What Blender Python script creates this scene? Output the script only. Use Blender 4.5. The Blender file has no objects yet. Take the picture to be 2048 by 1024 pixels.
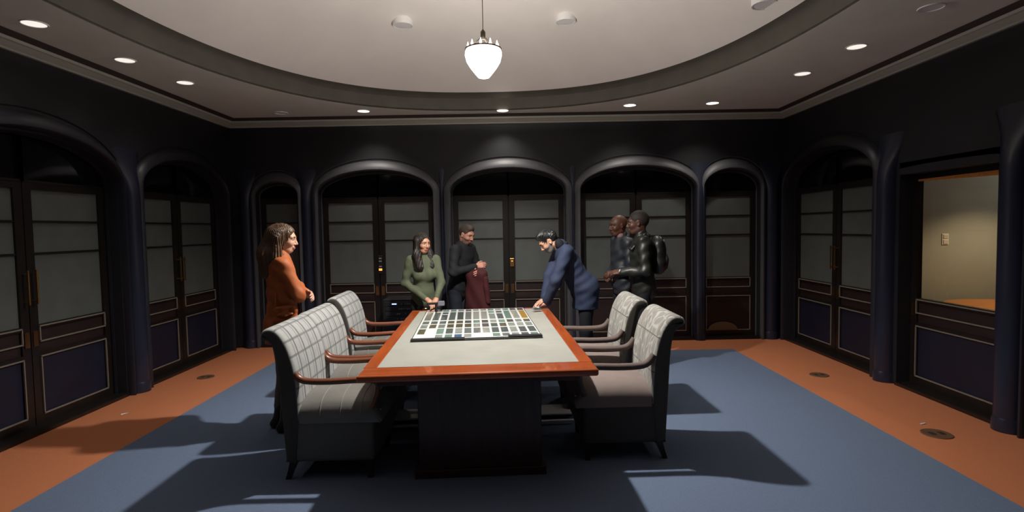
import bpy, bmesh, math, random
import numpy as np
from mathutils import Vector, Matrix
random.seed(7)
sc = bpy.context.scene
C = sc.collection
PI = math.pi

# ------------------------------------------------------------------ camera, world, exposure
CAM_H = 1.63
cam_d = bpy.data.cameras.new('camera'); cam = bpy.data.objects.new('camera', cam_d); C.objects.link(cam)
cam_d.sensor_width = 36.0; cam_d.lens = 36.0*1100/2048; cam_d.clip_start = 0.05
pit, rol = math.radians(-2.9), math.radians(1.0)
fw = Vector((0, math.cos(pit), math.sin(pit))); up = Vector((0, -math.sin(pit), math.cos(pit))); rt = Vector((1, 0, 0))
r2 = rt*math.cos(rol) - up*math.sin(rol); u2 = up*math.cos(rol) + rt*math.sin(rol)
cam.matrix_world = Matrix(((r2.x, u2.x, -fw.x, 0), (r2.y, u2.y, -fw.y, 0), (r2.z, u2.z, -fw.z, CAM_H), (0, 0, 0, 1)))
sc.camera = cam
w = bpy.data.worlds.new('world'); sc.world = w; w.use_nodes = True
w.node_tree.nodes['Background'].inputs[0].default_value = (0.6, 0.7, 0.9, 1)
w.node_tree.nodes['Background'].inputs[1].default_value = 0.002
sc.view_settings.view_transform = 'Standard'; sc.view_settings.look = 'None'
sc.view_settings.exposure = 0.0; sc.view_settings.gamma = 1.0
sc.view_settings.use_curve_mapping = False
sc.cycles.use_denoising = True
sc.cycles.max_bounces = 6; sc.cycles.diffuse_bounces = 4; sc.cycles.glossy_bounces = 2; sc.cycles.adaptive_threshold = 0.03; sc.cycles.sample_clamp_indirect = 4.0

CHANDELIER_POWER = 520.0      # reflector bulb inside the chandelier bowl
DOWNLIGHT_POWER = 20.0

# ------------------------------------------------------------------ materials
def lin(c):
    c = c/255.0
    return c/12.92 if c <= 0.04045 else ((c+0.055)/1.055)**2.4
def rgb(r, g, b): return (lin(r), lin(g), lin(b), 1)
MATS = {}
def mat(name, col, rough=0.6, metal=0.0, spec=0.5, var=0.0, vscale=20.0, bump=0.0, bscale=200.0, emit=None, estr=0.0, coat=0.0, sheen=0.0, detail=3.0):
    if name in MATS: return MATS[name]
    m = bpy.data.materials.new(name); m.use_nodes = True; nt = m.node_tree; b = nt.nodes['Principled BSDF']
    b.inputs['Base Color'].default_value = col; b.inputs['Roughness'].default_value = rough
    b.inputs['Metallic'].default_value = metal; b.inputs['Specular IOR Level'].default_value = spec
    b.inputs['Coat Weight'].default_value = coat; b.inputs['Sheen Weight'].default_value = sheen
    if emit: b.inputs['Emission Color'].default_value = emit; b.inputs['Emission Strength'].default_value = estr
    tc = nt.nodes.new('ShaderNodeTexCoord')
    if var > 0:
        n = nt.nodes.new('ShaderNodeTexNoise'); n.inputs['Scale'].default_value = vscale; n.inputs['Detail'].default_value = detail
        nt.links.new(tc.outputs['Object'], n.inputs['Vector'])
        mr = nt.nodes.new('ShaderNodeMapRange'); mr.inputs[1].default_value = 0.3; mr.inputs[2].default_value = 0.7
        mr.inputs[3].default_value = 1-var; mr.inputs[4].default_value = 1+var
        nt.links.new(n.outputs['Fac'], mr.inputs[0])
        mx = nt.nodes.new('ShaderNodeVectorMath'); mx.operation = 'SCALE'; mx.inputs[0].default_value = col[:3]
        nt.links.new(mr.outputs[0], mx.inputs['Scale']); nt.links.new(mx.outputs[0], b.inputs['Base Color'])
    if bump > 0:
        n2 = nt.nodes.new('ShaderNodeTexNoise'); n2.inputs['Scale'].default_value = bscale; n2.inputs['Detail'].default_value = 2
        nt.links.new(tc.outputs['Object'], n2.inputs['Vector'])
        bp = nt.nodes.new('ShaderNodeBump'); bp.inputs['Strength'].default_value = bump; bp.inputs['Distance'].default_value = 0.01
        nt.links.new(n2.outputs['Fac'], bp.inputs['Height']); nt.links.new(bp.outputs[0], b.inputs['Normal'])
    MATS[name] = m
    return m
def wood(name, c1, c2, rough=0.3, coat=0.0, scale=(2, 25, 25)):
    if name in MATS: return MATS[name]
    m = mat(name, c1, rough=rough, coat=coat); nt = m.node_tree; b = nt.nodes['Principled BSDF']
    tc = nt.nodes.new('ShaderNodeTexCoord'); mp = nt.nodes.new('ShaderNodeMapping'); mp.inputs['Scale'].default_value = scale
    n = nt.nodes.new('ShaderNodeTexNoise'); n.inputs['Scale'].default_value = 1.5; n.inputs['Detail'].default_value = 6; n.inputs['Distortion'].default_value = 0.6
    nt.links.new(tc.outputs['Object'], mp.inputs[0]); nt.links.new(mp.outputs[0], n.inputs['Vector'])
    cr = nt.nodes.new('ShaderNodeValToRGB'); cr.color_ramp.elements[0].color = c1; cr.color_ramp.elements[1].color = c2
    cr.color_ramp.elements[0].position = 0.35; cr.color_ramp.elements[1].position = 0.65
    nt.links.new(n.outputs['Fac'], cr.inputs[0]); nt.links.new(cr.outputs[0], b.inputs['Base Color'])
    return m

M_wall = mat('navy_wall_paint', (0.013, 0.014, 0.017, 1), 0.55, var=0.12, vscale=3)
M_col = mat('blue_column_paint', (0.018, 0.021, 0.040, 1), 0.32, var=0.1, vscale=4)
M_arch_lit = mat('arch_paint_lit', (0.075, 0.075, 0.085, 1), 0.5, var=0.08, vscale=4)  # same paint as the side arches, lightened as if lit
M_arch_shade = mat('arch_paint_shaded', (0.016, 0.017, 0.026, 1), 0.42, var=0.1, vscale=4)  # same paint as the back arches, darkened as if in shade
M_dframe = mat('dark_door_wood', (0.012, 0.009, 0.008, 1), 0.35, var=0.25, vscale=12)
M_bead = mat('bead_moulding', (0.22, 0.185, 0.15, 1), 0.35)
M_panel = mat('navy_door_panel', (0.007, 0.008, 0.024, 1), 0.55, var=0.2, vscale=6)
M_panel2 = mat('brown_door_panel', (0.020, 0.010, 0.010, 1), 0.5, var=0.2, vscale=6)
M_pane = mat('frosted_pane', (0.102, 0.115, 0.108, 1), 0.40, spec=1.0, var=0.10, vscale=5, bump=0.02, bscale=60)
M_fan = mat('dark_transom_glass', (0.006, 0.005, 0.005, 1), 0.06, spec=0.6)
M_brass = mat('brass', (0.55, 0.30, 0.11, 1), 0.28, metal=1.0)
M_soffit = mat('soffit_paint', (0.82, 0.82, 0.72, 1), 0.8, var=0.04, vscale=3)
M_dome = mat('dome_paint', (0.86, 0.80, 0.75, 1), 0.75, var=0.03, vscale=2)
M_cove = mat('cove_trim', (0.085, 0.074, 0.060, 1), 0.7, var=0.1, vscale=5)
M_crown = mat('crown_paint', (0.34, 0.33, 0.28, 1), 0.6)
M_shade_flap = mat('shadow_groove_and_flap', (0.03, 0.02, 0.016, 1), 0.6)
M_orange = mat('terracotta_carpet', (0.60, 0.215, 0.102, 1), 0.95, var=0.14, vscale=260, bump=0.6, bscale=500, spec=0.1, detail=5)
M_blue = mat('blue_carpet', (0.160, 0.210, 0.315, 1), 0.95, var=0.14, vscale=260, bump=0.6, bscale=500, spec=0.1, detail=5)
M_ringw = mat('white_ring', (0.88, 0.86, 0.83, 1), 0.5)

# ------------------------------------------------------------------ mesh helper
class MB:
    def __init__(s): s.v = []; s.f = []; s.mi = []; s.uv = {}
    def quad(s, a, b, c, d, m=0):
        n = len(s.v); s.v += [tuple(a), tuple(b), tuple(c), tuple(d)]; s.f.append((n, n+1, n+2, n+3)); s.mi.append(m)
    def poly(s, pts, m=0):
        n = len(s.v); s.v += [tuple(p) for p in pts]; s.f.append(tuple(range(n, n+len(pts)))); s.mi.append(m)
    def box(s, c, d, R=None, m=0, bev=0.0):
        cx, cy, cz = c; a, b, h = d[0]/2, d[1]/2, d[2]/2
        if bev > 0: return s.rbox(c, d, bev, R, m)
        P = [Vector((x, y, z)) for x in (-a, a) for y in (-b, b) for z in (-h, h)]
        if R is not None: P = [R @ p for p in P]
        n = len(s.v); s.v += [(p.x+cx, p.y+cy, p.z+cz) for p in P]
        for q in ((0, 1, 3, 2), (4, 6, 7, 5), (0, 4, 5, 1), (2, 3, 7, 6), (0, 2, 6, 4), (1, 5, 7, 3)):
            s.f.append(tuple(n+i for i in q)); s.mi.append(m)
    def rbox(s, c, d, r, R=None, m=0):
        bm = bmesh.new(); bmesh.ops.create_cube(bm, size=1)
        for v in bm.verts: v.co = Vector((v.co.x*d[0], v.co.y*d[1], v.co.z*d[2]))
        bmesh.ops.bevel(bm, geom=list(bm.edges), offset=r, segments=3, affect='EDGES', profile=0.5)
        n = len(s.v); bm.verts.index_update()
        for v in bm.verts:
            p = R @ v.co if R is not None else v.co
            s.v.append((p.x+c[0], p.y+c[1], p.z+c[2]))
        for f in bm.faces: s.f.append(tuple(n+v.index for v in f.verts)); s.mi.append(m)
        bm.free()
    def prism(s, pts, ext, m=0):            # pts: closed polygon (3d), ext: vector
        n = len(s.v); k = len(pts); e = Vector(ext)
        s.v += [tuple(p) for p in pts] + [tuple(Vector(p)+e) for p in pts]
        s.f.append(tuple(range(n, n+k))); s.mi.append(m); s.f.append(tuple(range(n+2*k-1, n+k-1, -1))); s.mi.append(m)
        for i in range(k):
            j = (i+1) % k; s.f.append((n+i, n+k+i, n+k+j, n+j)); s.mi.append(m)
    def loft(s, rings, closed=True, cap=True, m=0):
        n = len(s.v); k = len(rings[0])
        for r in rings: s.v += [tuple(p) for p in r]
        for i in range(len(rings)-1):
            for j in range(k if closed else k-1):
                j2 = (j+1) % k; s.f.append((n+i*k+j, n+i*k+j2, n+(i+1)*k+j2, n+(i+1)*k+j)); s.mi.append(m)
        if cap and closed:
            s.f.append(tuple(range(n, n+k))[::-1]); s.mi.append(m)
            b = n+(len(rings)-1)*k; s.f.append(tuple(range(b, b+k))); s.mi.append(m)
    def lathe(s, prof, c=(0, 0, 0), seg=32, m=0, cap=True):
        s.loft([[(c[0]+r*math.cos(2*PI*j/seg), c[1]+r*math.sin(2*PI*j/seg), c[2]+z) for j in range(seg)] for r, z in prof], True, cap, m)
    def tube(s, path, r, seg=10, m=0, sx=1.0, sz=1.0, upv=(0, 0, 1), cap=True):
        P = [Vector(p) for p in path]; rings = []; U = Vector(upv)
        rr = r if isinstance(r, (list, tuple)) else [r]*len(P)
        for i, p in enumerate(P):
            t = (P[min(i+1, len(P)-1)]-P[max(i-1, 0)]).normalized()
            a = t.cross(U)
            if a.length < 1e-4: a = t.cross(Vector((1, 0, 0)))
            a.normalize(); b = a.cross(t).normalized()
            rings.append([p+a*(rr[i]*sx*math.cos(2*PI*j/seg))+b*(rr[i]*sz*math.sin(2*PI*j/seg)) for j in range(seg)])
        s.loft(rings, True, cap, m)
    def build(s, name, mats, parent=None, smooth=False, weld=False, bevel=0.0, fixn=True):
        me = bpy.data.meshes.new(name); me.from_pydata(s.v, [], s.f)
        if not isinstance(mats, (list, tuple)): mats = [mats]
        for mm in mats: me.materials.append(mm)
        me.polygons.foreach_set('material_index', s.mi)
        if weld or fixn:
            bm = bmesh.new(); bm.from_mesh(me)
            if weld: bmesh.ops.remove_doubles(bm, verts=bm.verts, dist=1e-5)
            if fixn: bmesh.ops.recalc_face_normals(bm, faces=bm.faces)
            bm.to_mesh(me); bm.free()
        if smooth: 
            me.polygons.foreach_set('use_smooth', [True]*len(me.polygons))
            me.set_sharp_from_angle(angle=math.radians(40))
        me.update()
        o = bpy.data.objects.new(name, me); C.objects.link(o)
        if parent is not None: o.parent = parent
        return o
def tag(o, label, cat, group=None, kind=None):
    o['label'] = label; o['category'] = cat
    if group: o['group'] = group
    if kind: o['kind'] = kind
    return o
def empty(name, loc=(0, 0, 0), rz=0.0):
    o = bpy.data.objects.new(name, None); C.objects.link(o); o.location = loc; o.rotation_euler = (0, 0, rz); o.empty_display_size = 0.1
    return o
def copy_tree(o, parent=None):
    c = o.copy(); C.objects.link(c); c.parent = parent
    for ch in list(o.children):
        if ch is not c: copy_tree(ch, c)
    return c

# ------------------------------------------------------------------ room dimensions
XL, XR, YB, YF = -3.92, 3.82, 7.75, -1.6
ZS, ZT = 3.20, 3.42                       # soffit height, recess top
OC, OA, OB, ON = (-0.30, 3.70), 2.8, 3.72, 2.4   # oval recess
DR = 0.90                                # rise of the dome
def oval(t, k=1.0):
    c, s = math.cos(t), math.sin(t)
    x = abs(c)**(2/ON)*math.copysign(1, c); y = abs(s)**(2/ON)*math.copysign(1, s)
    return (OC[0]+OA*k*x, OC[1]+OB*k*y)

# floor and carpet
m = MB(); m.box(((XL+XR)/2, (YB+YF)/2, -0.05), (XR-XL+0.5, YB-YF+0.5, 0.1))
tag(m.build('floor', M_orange), 'terracotta orange carpet border running along the dark walls', 'floor', kind='structure')
m = MB(); m.box(((-3.0+2.86)/2, (7.1-1.2)/2, 0.003), (5.86, 8.3, 0.006))
tag(m.build('carpet', M_blue), 'large slate blue carpet field under the conference table', 'carpet')

# walls ----------------------------------------------------------------
class Frame:
    def __init__(s, O, u, n): s.O, s.u, s.n = Vector(O), Vector(u), Vector(n)
    def __call__(s, u, d, z): p = s.O+s.u*u+s.n*d; return (p.x, p.y, p.z+z)
FB = Frame((0, YB, 0), (1, 0, 0), (0, -1, 0)); FL = Frame((XL, 0, 0), (0, 1, 0), (1, 0, 0)); FR = Frame((XR, 0, 0), (0, 1, 0), (-1, 0, 0))
ZSP = 2.14; DEP = 0.15
def arch_z(u, ho, rise):
    q = max(0.0, 1-(u/ho)**2); return ZSP+rise*math.sqrt(q)
def wall(name, F, u0, u1, bays, label):
    m = MB(); top = ZS+0.06; cur = u0
    for (uc, ho, rise, kind) in sorted(bays):
        a, b = uc-ho, uc+ho
        m.quad(F(cur, 0, 0), F(a, 0, 0), F(a, 0, top), F(cur, 0, top))
        N = 20; us = [a+(b-a)*(0.5-0.5*math.cos(PI*i/N)) for i in range(N+1)]
        for i in range(N):
            z0, z1 = arch_z(us[i]-uc, ho, rise), arch_z(us[i+1]-uc, ho, rise)
            m.quad(F(us[i], 0, z0), F(us[i+1], 0, z1), F(us[i+1], 0, top), F(us[i], 0, top))
            m.quad(F(us[i], 0, z0), F(us[i+1], 0, z1), F(us[i+1], -DEP-.06, z1), F(us[i], -DEP-.06, z0))
        for e in (a, b): m.quad(F(e, 0, 0), F(e, 0, ZSP), F(e, -DEP-.06, ZSP), F(e, -DEP-.06, 0))
        if kind != 'open':
            m.quad(F(a, -DEP-.06, 0), F(b, -DEP-.06, 0), F(b, -DEP-.06, 2.7), F(a, -DEP-.06, 2.7))
        cur = b
    m.quad(F(cur, 0, 0), F(u1, 0, 0), F(u1, 0, top), F(cur, 0, top))
    return tag(m.build(name, M_wall, fixn=False), label, 'wall', kind='structure')
# bays: (centre along wall, half opening, arch rise, kind)
BB = [(-3.28, 0.30, 0.16, 'narrow_left'), (-1.90, 0.80, 0.30, 'double'), (-0.04, 0.80, 0.30, 'double'), (1.78, 0.80, 0.30, 'double'), (3.10, 0.40, 0.24, 'narrow')]
BL = [(6.68, 0.86, 0.32, 'double'), (4.58, 0.92, 0.34, 'double')]
BR = [(6.69, 0.94, 0.36, 'double'), (4.87, 0.56, 0.02, 'open'), (3.20, 0.80, 0.30, 'double')]
wall('wall_back', FB, XL-.2, XR+.2, BB, 'dark navy back wall with three wide arched doorways')
wall('wall_left', FL, YF, YB+.2, BL, 'dark navy left wall with arched glazed doors')
wall('wall_right', FR, YF, YB+.2, BR, 'dark navy right wall with arched doors and lit side room opening')
m = MB(); m.quad((XL-.2, YF, 0), (XR+.2, YF, 0), (XR+.2, YF, ZS+.06), (XL-.2, YF, ZS+.06))
tag(m.build('wall_front', M_wall), 'plain dark navy wall behind the viewer', 'wall', kind='structure')

trim_n = [0]; door_n = [0]; win_n = [0]
def nm(kind, counter): counter[0] += 1; return '%s_%d' % (kind, counter[0])

def arch_trim(F, uc, ho, rise, label, wo=0.125, ro=0.20, mt=None):
    # splayed surround with an outer roll, running up the jambs and over the arch
    m = MB(); N = 28; path = []
    zb = 0.0
    zs_list = [0.0, 0.7, 1.4, ZSP]
    sect = [(0.0, -DEP+.03), (0.03, -DEP+.055), (0.08, -DEP+.055), (0.11, -DEP+.03), (0.14, -DEP+.04), (0.16, .02), (0.19, .058), (0.24, .070), (0.32, .070), (0.48, .058), (0.66, .036), (0.80, .012), (0.86, -.010), (0.92, -.014), (0.95, -.004), (0.97, .010), (1.0, .012), (1.0, -.004)]
    def ring_side(sg, z): return [F(uc+sg*(ho-0.012+(wo+0.012)*t), d, z) for t, d in sect]
    rings = [ring_side(-1, z) for z in zs_list[:-1]]
    for i in range(N+1):
        th = PI-PI*i/N; c, s_ = math.cos(th), math.sin(th); r = []
        for t, d in sect:
            hu = ho-0.012+(wo+0.012)*t; hz = rise-0.012+(ro+0.012)*t
            r.append(F(uc+hu*c, d, ZSP+hz*s_))
        rings.append(r)
    rings += [ring_side(1, z) for z in zs_list[:-1][::-1]]
    m.loft(rings, closed=False, cap=False)
    o = m.build(nm('trim', trim_n), mt or M_arch_lit, smooth=True)
    return tag(o, label, 'arch trim', kind='structure')
def column(F, u, r, label, ztop=2.27, proud=0.085):
    root = empty(nm('trim', trim_n), F(u, 0, 0)); O = Vector(F(u, 0, 0))
    def loc(p): q = Vector(p)-O; return (q.x, q.y, q.z)
    m = MB(); rings = []; K = 14
    for z, k, k2 in ((0.10, 1.0, 1.0), (0.6, 1.0, 1.0), (1.3, 1.0, 1.0), (ztop-.25, 1.0, 1.0), (ztop-.14, 1.05, .92), (ztop-.05, 1.18, .72), (ztop+.04, 1.4, .45), (ztop+.14, 1.75, .2), (ztop+.24, 2.1, .02)):
        rings.append([loc(F(u+r*k*math.cos(PI*j/K), proud*k2*math.sin(PI*j/K)-0.002, z)) for j in range(K+1)])
    m.loft(rings, closed=False, cap=False); m.build('shaft', M_col, root, smooth=True)
    m = MB(); rings = []
    for z, k in ((0.0, 1.10), (0.085, 1.10), (0.11, 1.02)):
        rings.append([loc(F(u+r*k*math.cos(PI*j/K), proud*k*math.sin(PI*j/K)-0.002, z)) for j in range(K+1)])
    m.loft(rings, closed=False, cap=False); m.build('plinth', M_col, root, smooth=True)
    return tag(root, label, 'column', kind='structure')

def door(F, u0, u1, handle_side, label, glass='frost', panel=None, handle='bar', bands=True, beadm=None):
    """one door leaf between u0 and u1, standing back in its opening"""
    beadm = beadm or M_bead
    O = Vector(F((u0+u1)/2, -DEP+.02, 0)); root = empty(nm('door', door_n), O)
    def P(u, d, z): q = Vector(F(u, -DEP+.02+d, z))-O; return (q.x, q.y, q.z)
    def bx(mb, ua, ub, da, db, za, zb, mi=0):
        ps = [P(ua, da, za), P(ub, da, za), P(ub, da, zb), P(ua, da, zb)]
        e = Vector(P(ua, db, za))-Vector(P(ua, da, za)); mb.prism(ps, e, mi)
    st = 0.085; W = u1-u0; g0, g1 = u0+st, u1-st
    if W < 0.75: g0, g1 = u0+st*.9, u1-st*.9
    fr = MB()
    bx(fr, u0+.004, g0, -.045, 0, .03, 2.09); bx(fr, g1, u1-.004, -.045, 0, .03, 2.09)
    bx(fr, g0, g1, -.045, 0, 2.03, 2.09); bx(fr, g0, g1, -.045, 0, .61, .64); bx(fr, g0, g1, -.045, 0, .84, .88); bx(fr, g0, g1, -.045, 0, .03, .11)
    if bands and glass == 'frost':
        for z in (1.757, 1.484): bx(fr, g0, g1, -.045, -.004, z-.009, z+.009)
    fr.build('frame', M_dframe, root)
    if glass == 'frost':
        for za, zb in (((.88, 1.475), (1.493, 1.748), (1.766, 2.03)) if bands else ((.88, 2.03),)):
            q = MB(); bx(q, g0, g1, -.030, -.018, za, zb); q.build('pane', M_pane, root)
    else:
        q = MB(); bx(q, g0, g1, -.030, -.024, .88, 2.03); q.build('pane', MATS['clear_glass'], root)
    q = MB(); bx(q, g0, g1, -.040, -.016, .64, .84); q.build('rail_panel', M_panel2, root)
    q = MB(); bx(q, g0, g1, -.040, -.016, .11, .61); q.build('door_panel', panel or M_panel, root)
    def beadrect(name, za, zb, sides=True):
        b = MB(); t = .011
        bx(b, g0-.004, g1+.004, -.002, .010, za-t/2, za+t/2); bx(b, g0-.004, g1+.004, -.002, .010, zb-t/2, zb+t/2)
        if sides: bx(b, g0-.004, g0+.006, -.002, .010, za, zb); bx(b, g1-.006, g1+.004, -.002, .010, za, zb)
        b.build(name, beadm, root)
    beadrect('bead_moulding', .735, .865); beadrect('bead_moulding', .112, .605)
    if handle:
        hu = u1-.042 if handle_side > 0 else u0+.042
        if handle == 'bar':
            hd = MB(); hd.tube([P(hu, .045, 1.06), P(hu, .045, 1.35)], .009, 8); ho_ = hd.build('handle', M_brass, root, smooth=True)
            for z in (1.09, 1.32):
                b = MB(); b.tube([P(hu, -.002, z), P(hu, .045, z)], .007, 8); b.build('handle_bracket', M_brass, ho_, smooth=True)
        pl = MB(); bx(pl, hu-.022, hu+.022, 0, .008, .70, .83); pl.build('lock_plate', M_brass, root)
    return tag(root, label, 'door', kind='structure')
def fanlight(F, ua, ub, uc, ho, rise, label):
    O = Vector(F((ua+ub)/2, -DEP, 2.09)); root = empty(nm('window', win_n), O)
    def P(u, d, z): q = Vector(F(u, -DEP+.02+d, z))-O; return (q.x, q.y, q.z)
    N = 12; arc = []
    for i in range(N+1):
        u = ua+(ub-ua)*i/N; arc.append((u, arch_z(u-uc, ho+.001, rise)))
    m = MB(); pts = [P(ua, -.03, 2.09)]+[P(u, -.03, z) for u, z in arc]+[P(ub, -.03, 2.09)]
    e = Vector(P(ua, -.018, 2.09))-Vector(P(ua, -.03, 2.09)); m.prism(pts, e); m.build('pane', M_fan, root)
    m = MB()
    for u in (ua, ub):
        if abs(u-uc) < 0.03:
            b = [P(u-.012, -.03, 2.09), P(u+.012, -.03, 2.09), P(u+.012, -.03, 2.09+rise+ZSP-2.11), P(u-.012, -.03, 2.09+rise+ZSP-2.11)]
            m.prism(b, (Vector(P(u, .012, 0))-Vector(P(u, -.03, 0))))
    ps = [P(ua, -.03, 2.085), P(ub, -.03, 2.085), P(ub, -.03, 2.105), P(ua, -.03, 2.105)]
    m.prism(ps, (Vector(P(ua, .004, 0))-Vector(P(ua, -.03, 0)))); m.build('window_frame', M_dframe, root)
    return tag(root, label, 'window', kind='structure')
def threshold(F, ua, ub, label):
    m = MB(); ps = [F(ua, -DEP-.05, 0), F(ub, -DEP-.05, 0), F(ub, -DEP-.05, .03), F(ua, -DEP-.05, .03)]
    m.prism(ps, Vector(F(ua, .02, 0))-Vector(F(ua, -DEP-.05, 0)))
    return tag(m.build(nm('trim', trim_n), M_dframe), label, 'threshold', kind='structure')

# clear glass for the side room door
g = bpy.data.materials.new('clear_glass'); g.use_nodes = True; nt = g.node_tree; nt.nodes.clear()
out = nt.nodes.new('ShaderNodeOutputMaterial'); mx = nt.nodes.new('ShaderNodeMixShader'); tr = nt.nodes.new('ShaderNodeBsdfTransparent'); gl = nt.nodes.new('ShaderNodeBsdfGlossy')
gl.inputs['Roughness'].default_value = 0.02; tr.inputs[0].default_value = (.9, .9, .86, 1); mx.inputs[0].default_value = 0.05
nt.links.new(tr.outputs[0], mx.inputs[1]); nt.links.new(gl.outputs[0], mx.inputs[2]); nt.links.new(mx.outputs[0], out.inputs[0]); MATS['clear_glass'] = g

sides = {'back': ['left of the back wall', 'centre of the back wall', 'right of the back wall']}
bn = ['left-hand arch of the back wall', 'middle arch of the back wall', 'right-hand arch of the back wall']
k = 0
for (uc, ho, rise, kind) in BB:
    if kind == 'double':
        arch_trim(FB, uc, ho, rise, 'lit-grey moulded surround of the %s' % bn[k])
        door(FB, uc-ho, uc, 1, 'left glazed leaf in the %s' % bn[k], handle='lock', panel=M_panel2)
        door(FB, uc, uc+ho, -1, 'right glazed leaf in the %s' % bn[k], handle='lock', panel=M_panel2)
        fanlight(FB, uc-ho, uc, uc, ho, rise, 'left half of dark fanlight in the %s' % bn[k])
        fanlight(FB, uc, uc+ho, uc, ho, rise, 'right half of dark fanlight in the %s' % bn[k])
        threshold(FB, uc-ho, uc+ho, 'dark threshold under the %s' % bn[k])
        k += 1
    else:
        nmx = 'narrow arch in the back %s corner' % ('left' if uc < 0 else 'right')
        arch_trim(FB, uc, ho, rise, 'lit-grey moulded surround of the %s' % nmx, wo=0.10)
        door(FB, uc-ho, uc+ho, 1, 'single glazed leaf in the %s' % nmx, handle=None, panel=M_panel2)
        fanlight(FB, uc-ho, uc+ho, uc, ho, rise, 'dark fanlight in the %s' % nmx)
        threshold(FB, uc-ho, uc+ho, 'dark threshold under the %s' % nmx)
for u, r, l in ((-2.87, .075, 'blue half-round column left of the left-hand back arch'), (-0.97, .024, 'dark half-round column between left-hand and middle back arches'),
                (0.87, .024, 'dark half-round column between middle and right-hand back arches'), (2.65, .075, 'blue half-round column right of the right-hand back arch'), (3.66, .09, 'blue half-round column in the back right corner'), (-3.72, .08, 'dark half-round column in the back left corner')):
    column(FB, u, r, l, proud=.03 if r < .06 else .08)
for F, B, side in ((FL, BL, 'left'), (FR, BR, 'right')):
    for i, (uc, ho, rise, kind) in enumerate(B):
        nmx = '%s arch of the %s wall' % (('far', 'near', 'nearest')[i], side)
        hb = 'bar'
        if kind == 'double':
            arch_trim(F, uc, ho, rise, 'shade-darkened navy moulded surround of the %s' % nmx, wo=.115, mt=M_arch_shade)
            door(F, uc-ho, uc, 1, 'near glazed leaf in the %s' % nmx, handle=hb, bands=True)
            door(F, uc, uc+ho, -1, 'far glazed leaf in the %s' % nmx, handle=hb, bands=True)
            fanlight(F, uc-ho, uc, uc, ho, rise, 'near half of dark fanlight in the %s' % nmx)
            fanlight(F, uc, uc+ho, uc, ho, rise, 'far half of dark fanlight in the %s' % nmx)
            threshold(F, uc-ho, uc+ho, 'dark threshold under the %s' % nmx)
        else:
            door(F, uc-ho, uc+ho, 1, 'clear glazed door showing the lit side room', glass='clear', handle='lock')
            threshold(F, uc-ho, uc+ho, 'dark threshold under the clear glazed door')
            m = MB(); m.prism([F(uc-ho, -DEP-.06, 2.085), F(uc+ho, -DEP-.06, 2.085), F(uc+ho, -DEP-.06, 2.2), F(uc-ho, -DEP-.06, 2.2)], Vector(F(uc, .0, 0))-Vector(F(uc, -DEP-.06, 0)))
            tag(m.build(nm('trim', trim_n), M_wall), 'dark lintel above the clear glazed door', 'lintel', kind='structure')
column(FL, 5.66, .10, 'tall blue column between the two left wall arches', proud=.11)
column(FL, 3.52, .10, 'blue column at the near end of the left wall arches')
column(FR, 5.58, .10, 'tall blue column beside the clear glazed door on its far side', proud=.11)
column(FR, 4.18, .10, 'dark blue column beside the clear glazed door on its near side', proud=.10)
# ceiling ------------------------------------------------------------------
def rect_hit(t):
    px, py = oval(t); dx, dy = px-OC[0], py-OC[1]; k = 1e9
    if dx > 1e-6: k = min(k, (XR+.2-OC[0])/dx)
    if dx < -1e-6: k = min(k, (XL-.2-OC[0])/dx)
    if dy > 1e-6: k = min(k, (YB+.2-OC[1])/dy)
    if dy < -1e-6: k = min(k, (YF-.2-OC[1])/dy)
    return (OC[0]+dx*k, OC[1]+dy*k)
ts = sorted(set([2*PI*i/128 for i in range(128)]))
# include the rectangle's corners
for cx, cy in ((XR+.2, YB+.2), (XL-.2, YB+.2), (XL-.2, YF-.2), (XR+.2, YF-.2)):
    best = min((2*PI*i/7200 for i in range(7200)), key=lambda t: abs(math.atan2((oval(t)[1]-OC[1])*(cx-OC[0])-(oval(t)[0]-OC[0])*(cy-OC[1]), (oval(t)[0]-OC[0])*(cx-OC[0])+(oval(t)[1]-OC[1])*(cy-OC[1]))))
    ts.append(best)
ts = sorted(ts); n = len(ts)
m = MB()
for i in range(n):
    a, b = ts[i], ts[(i+1) % n]; p, q = oval(a), oval(b); P_, Q_ = rect_hit(a), rect_hit(b)
    m.quad((*p, ZS), (*q, ZS), (*Q_, ZS), (*P_, ZS))
tag(m.build('ceiling', M_soffit, fixn=False), 'flat taupe soffit ring around the oval ceiling recess', 'ceiling', kind='structure')
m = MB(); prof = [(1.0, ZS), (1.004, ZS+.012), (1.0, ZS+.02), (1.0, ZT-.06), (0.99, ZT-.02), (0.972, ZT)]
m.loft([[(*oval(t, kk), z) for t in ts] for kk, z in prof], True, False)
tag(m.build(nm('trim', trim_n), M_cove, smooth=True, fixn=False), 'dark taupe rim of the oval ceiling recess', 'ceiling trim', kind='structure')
m = MB(); rings = []
for i in range(13):
    kk = 0.972*(1-i/12.0)+1e-3; z = ZT+DR*(1-(kk/0.972)**2)
    rings.append([(*oval(t, kk), z) for t in ts])
m.loft(rings, True, False)
tag(m.build('ceiling_dome', M_dome, smooth=True, fixn=False), 'shallow oval plaster dome above the chandelier', 'ceiling', kind='structure')
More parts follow.
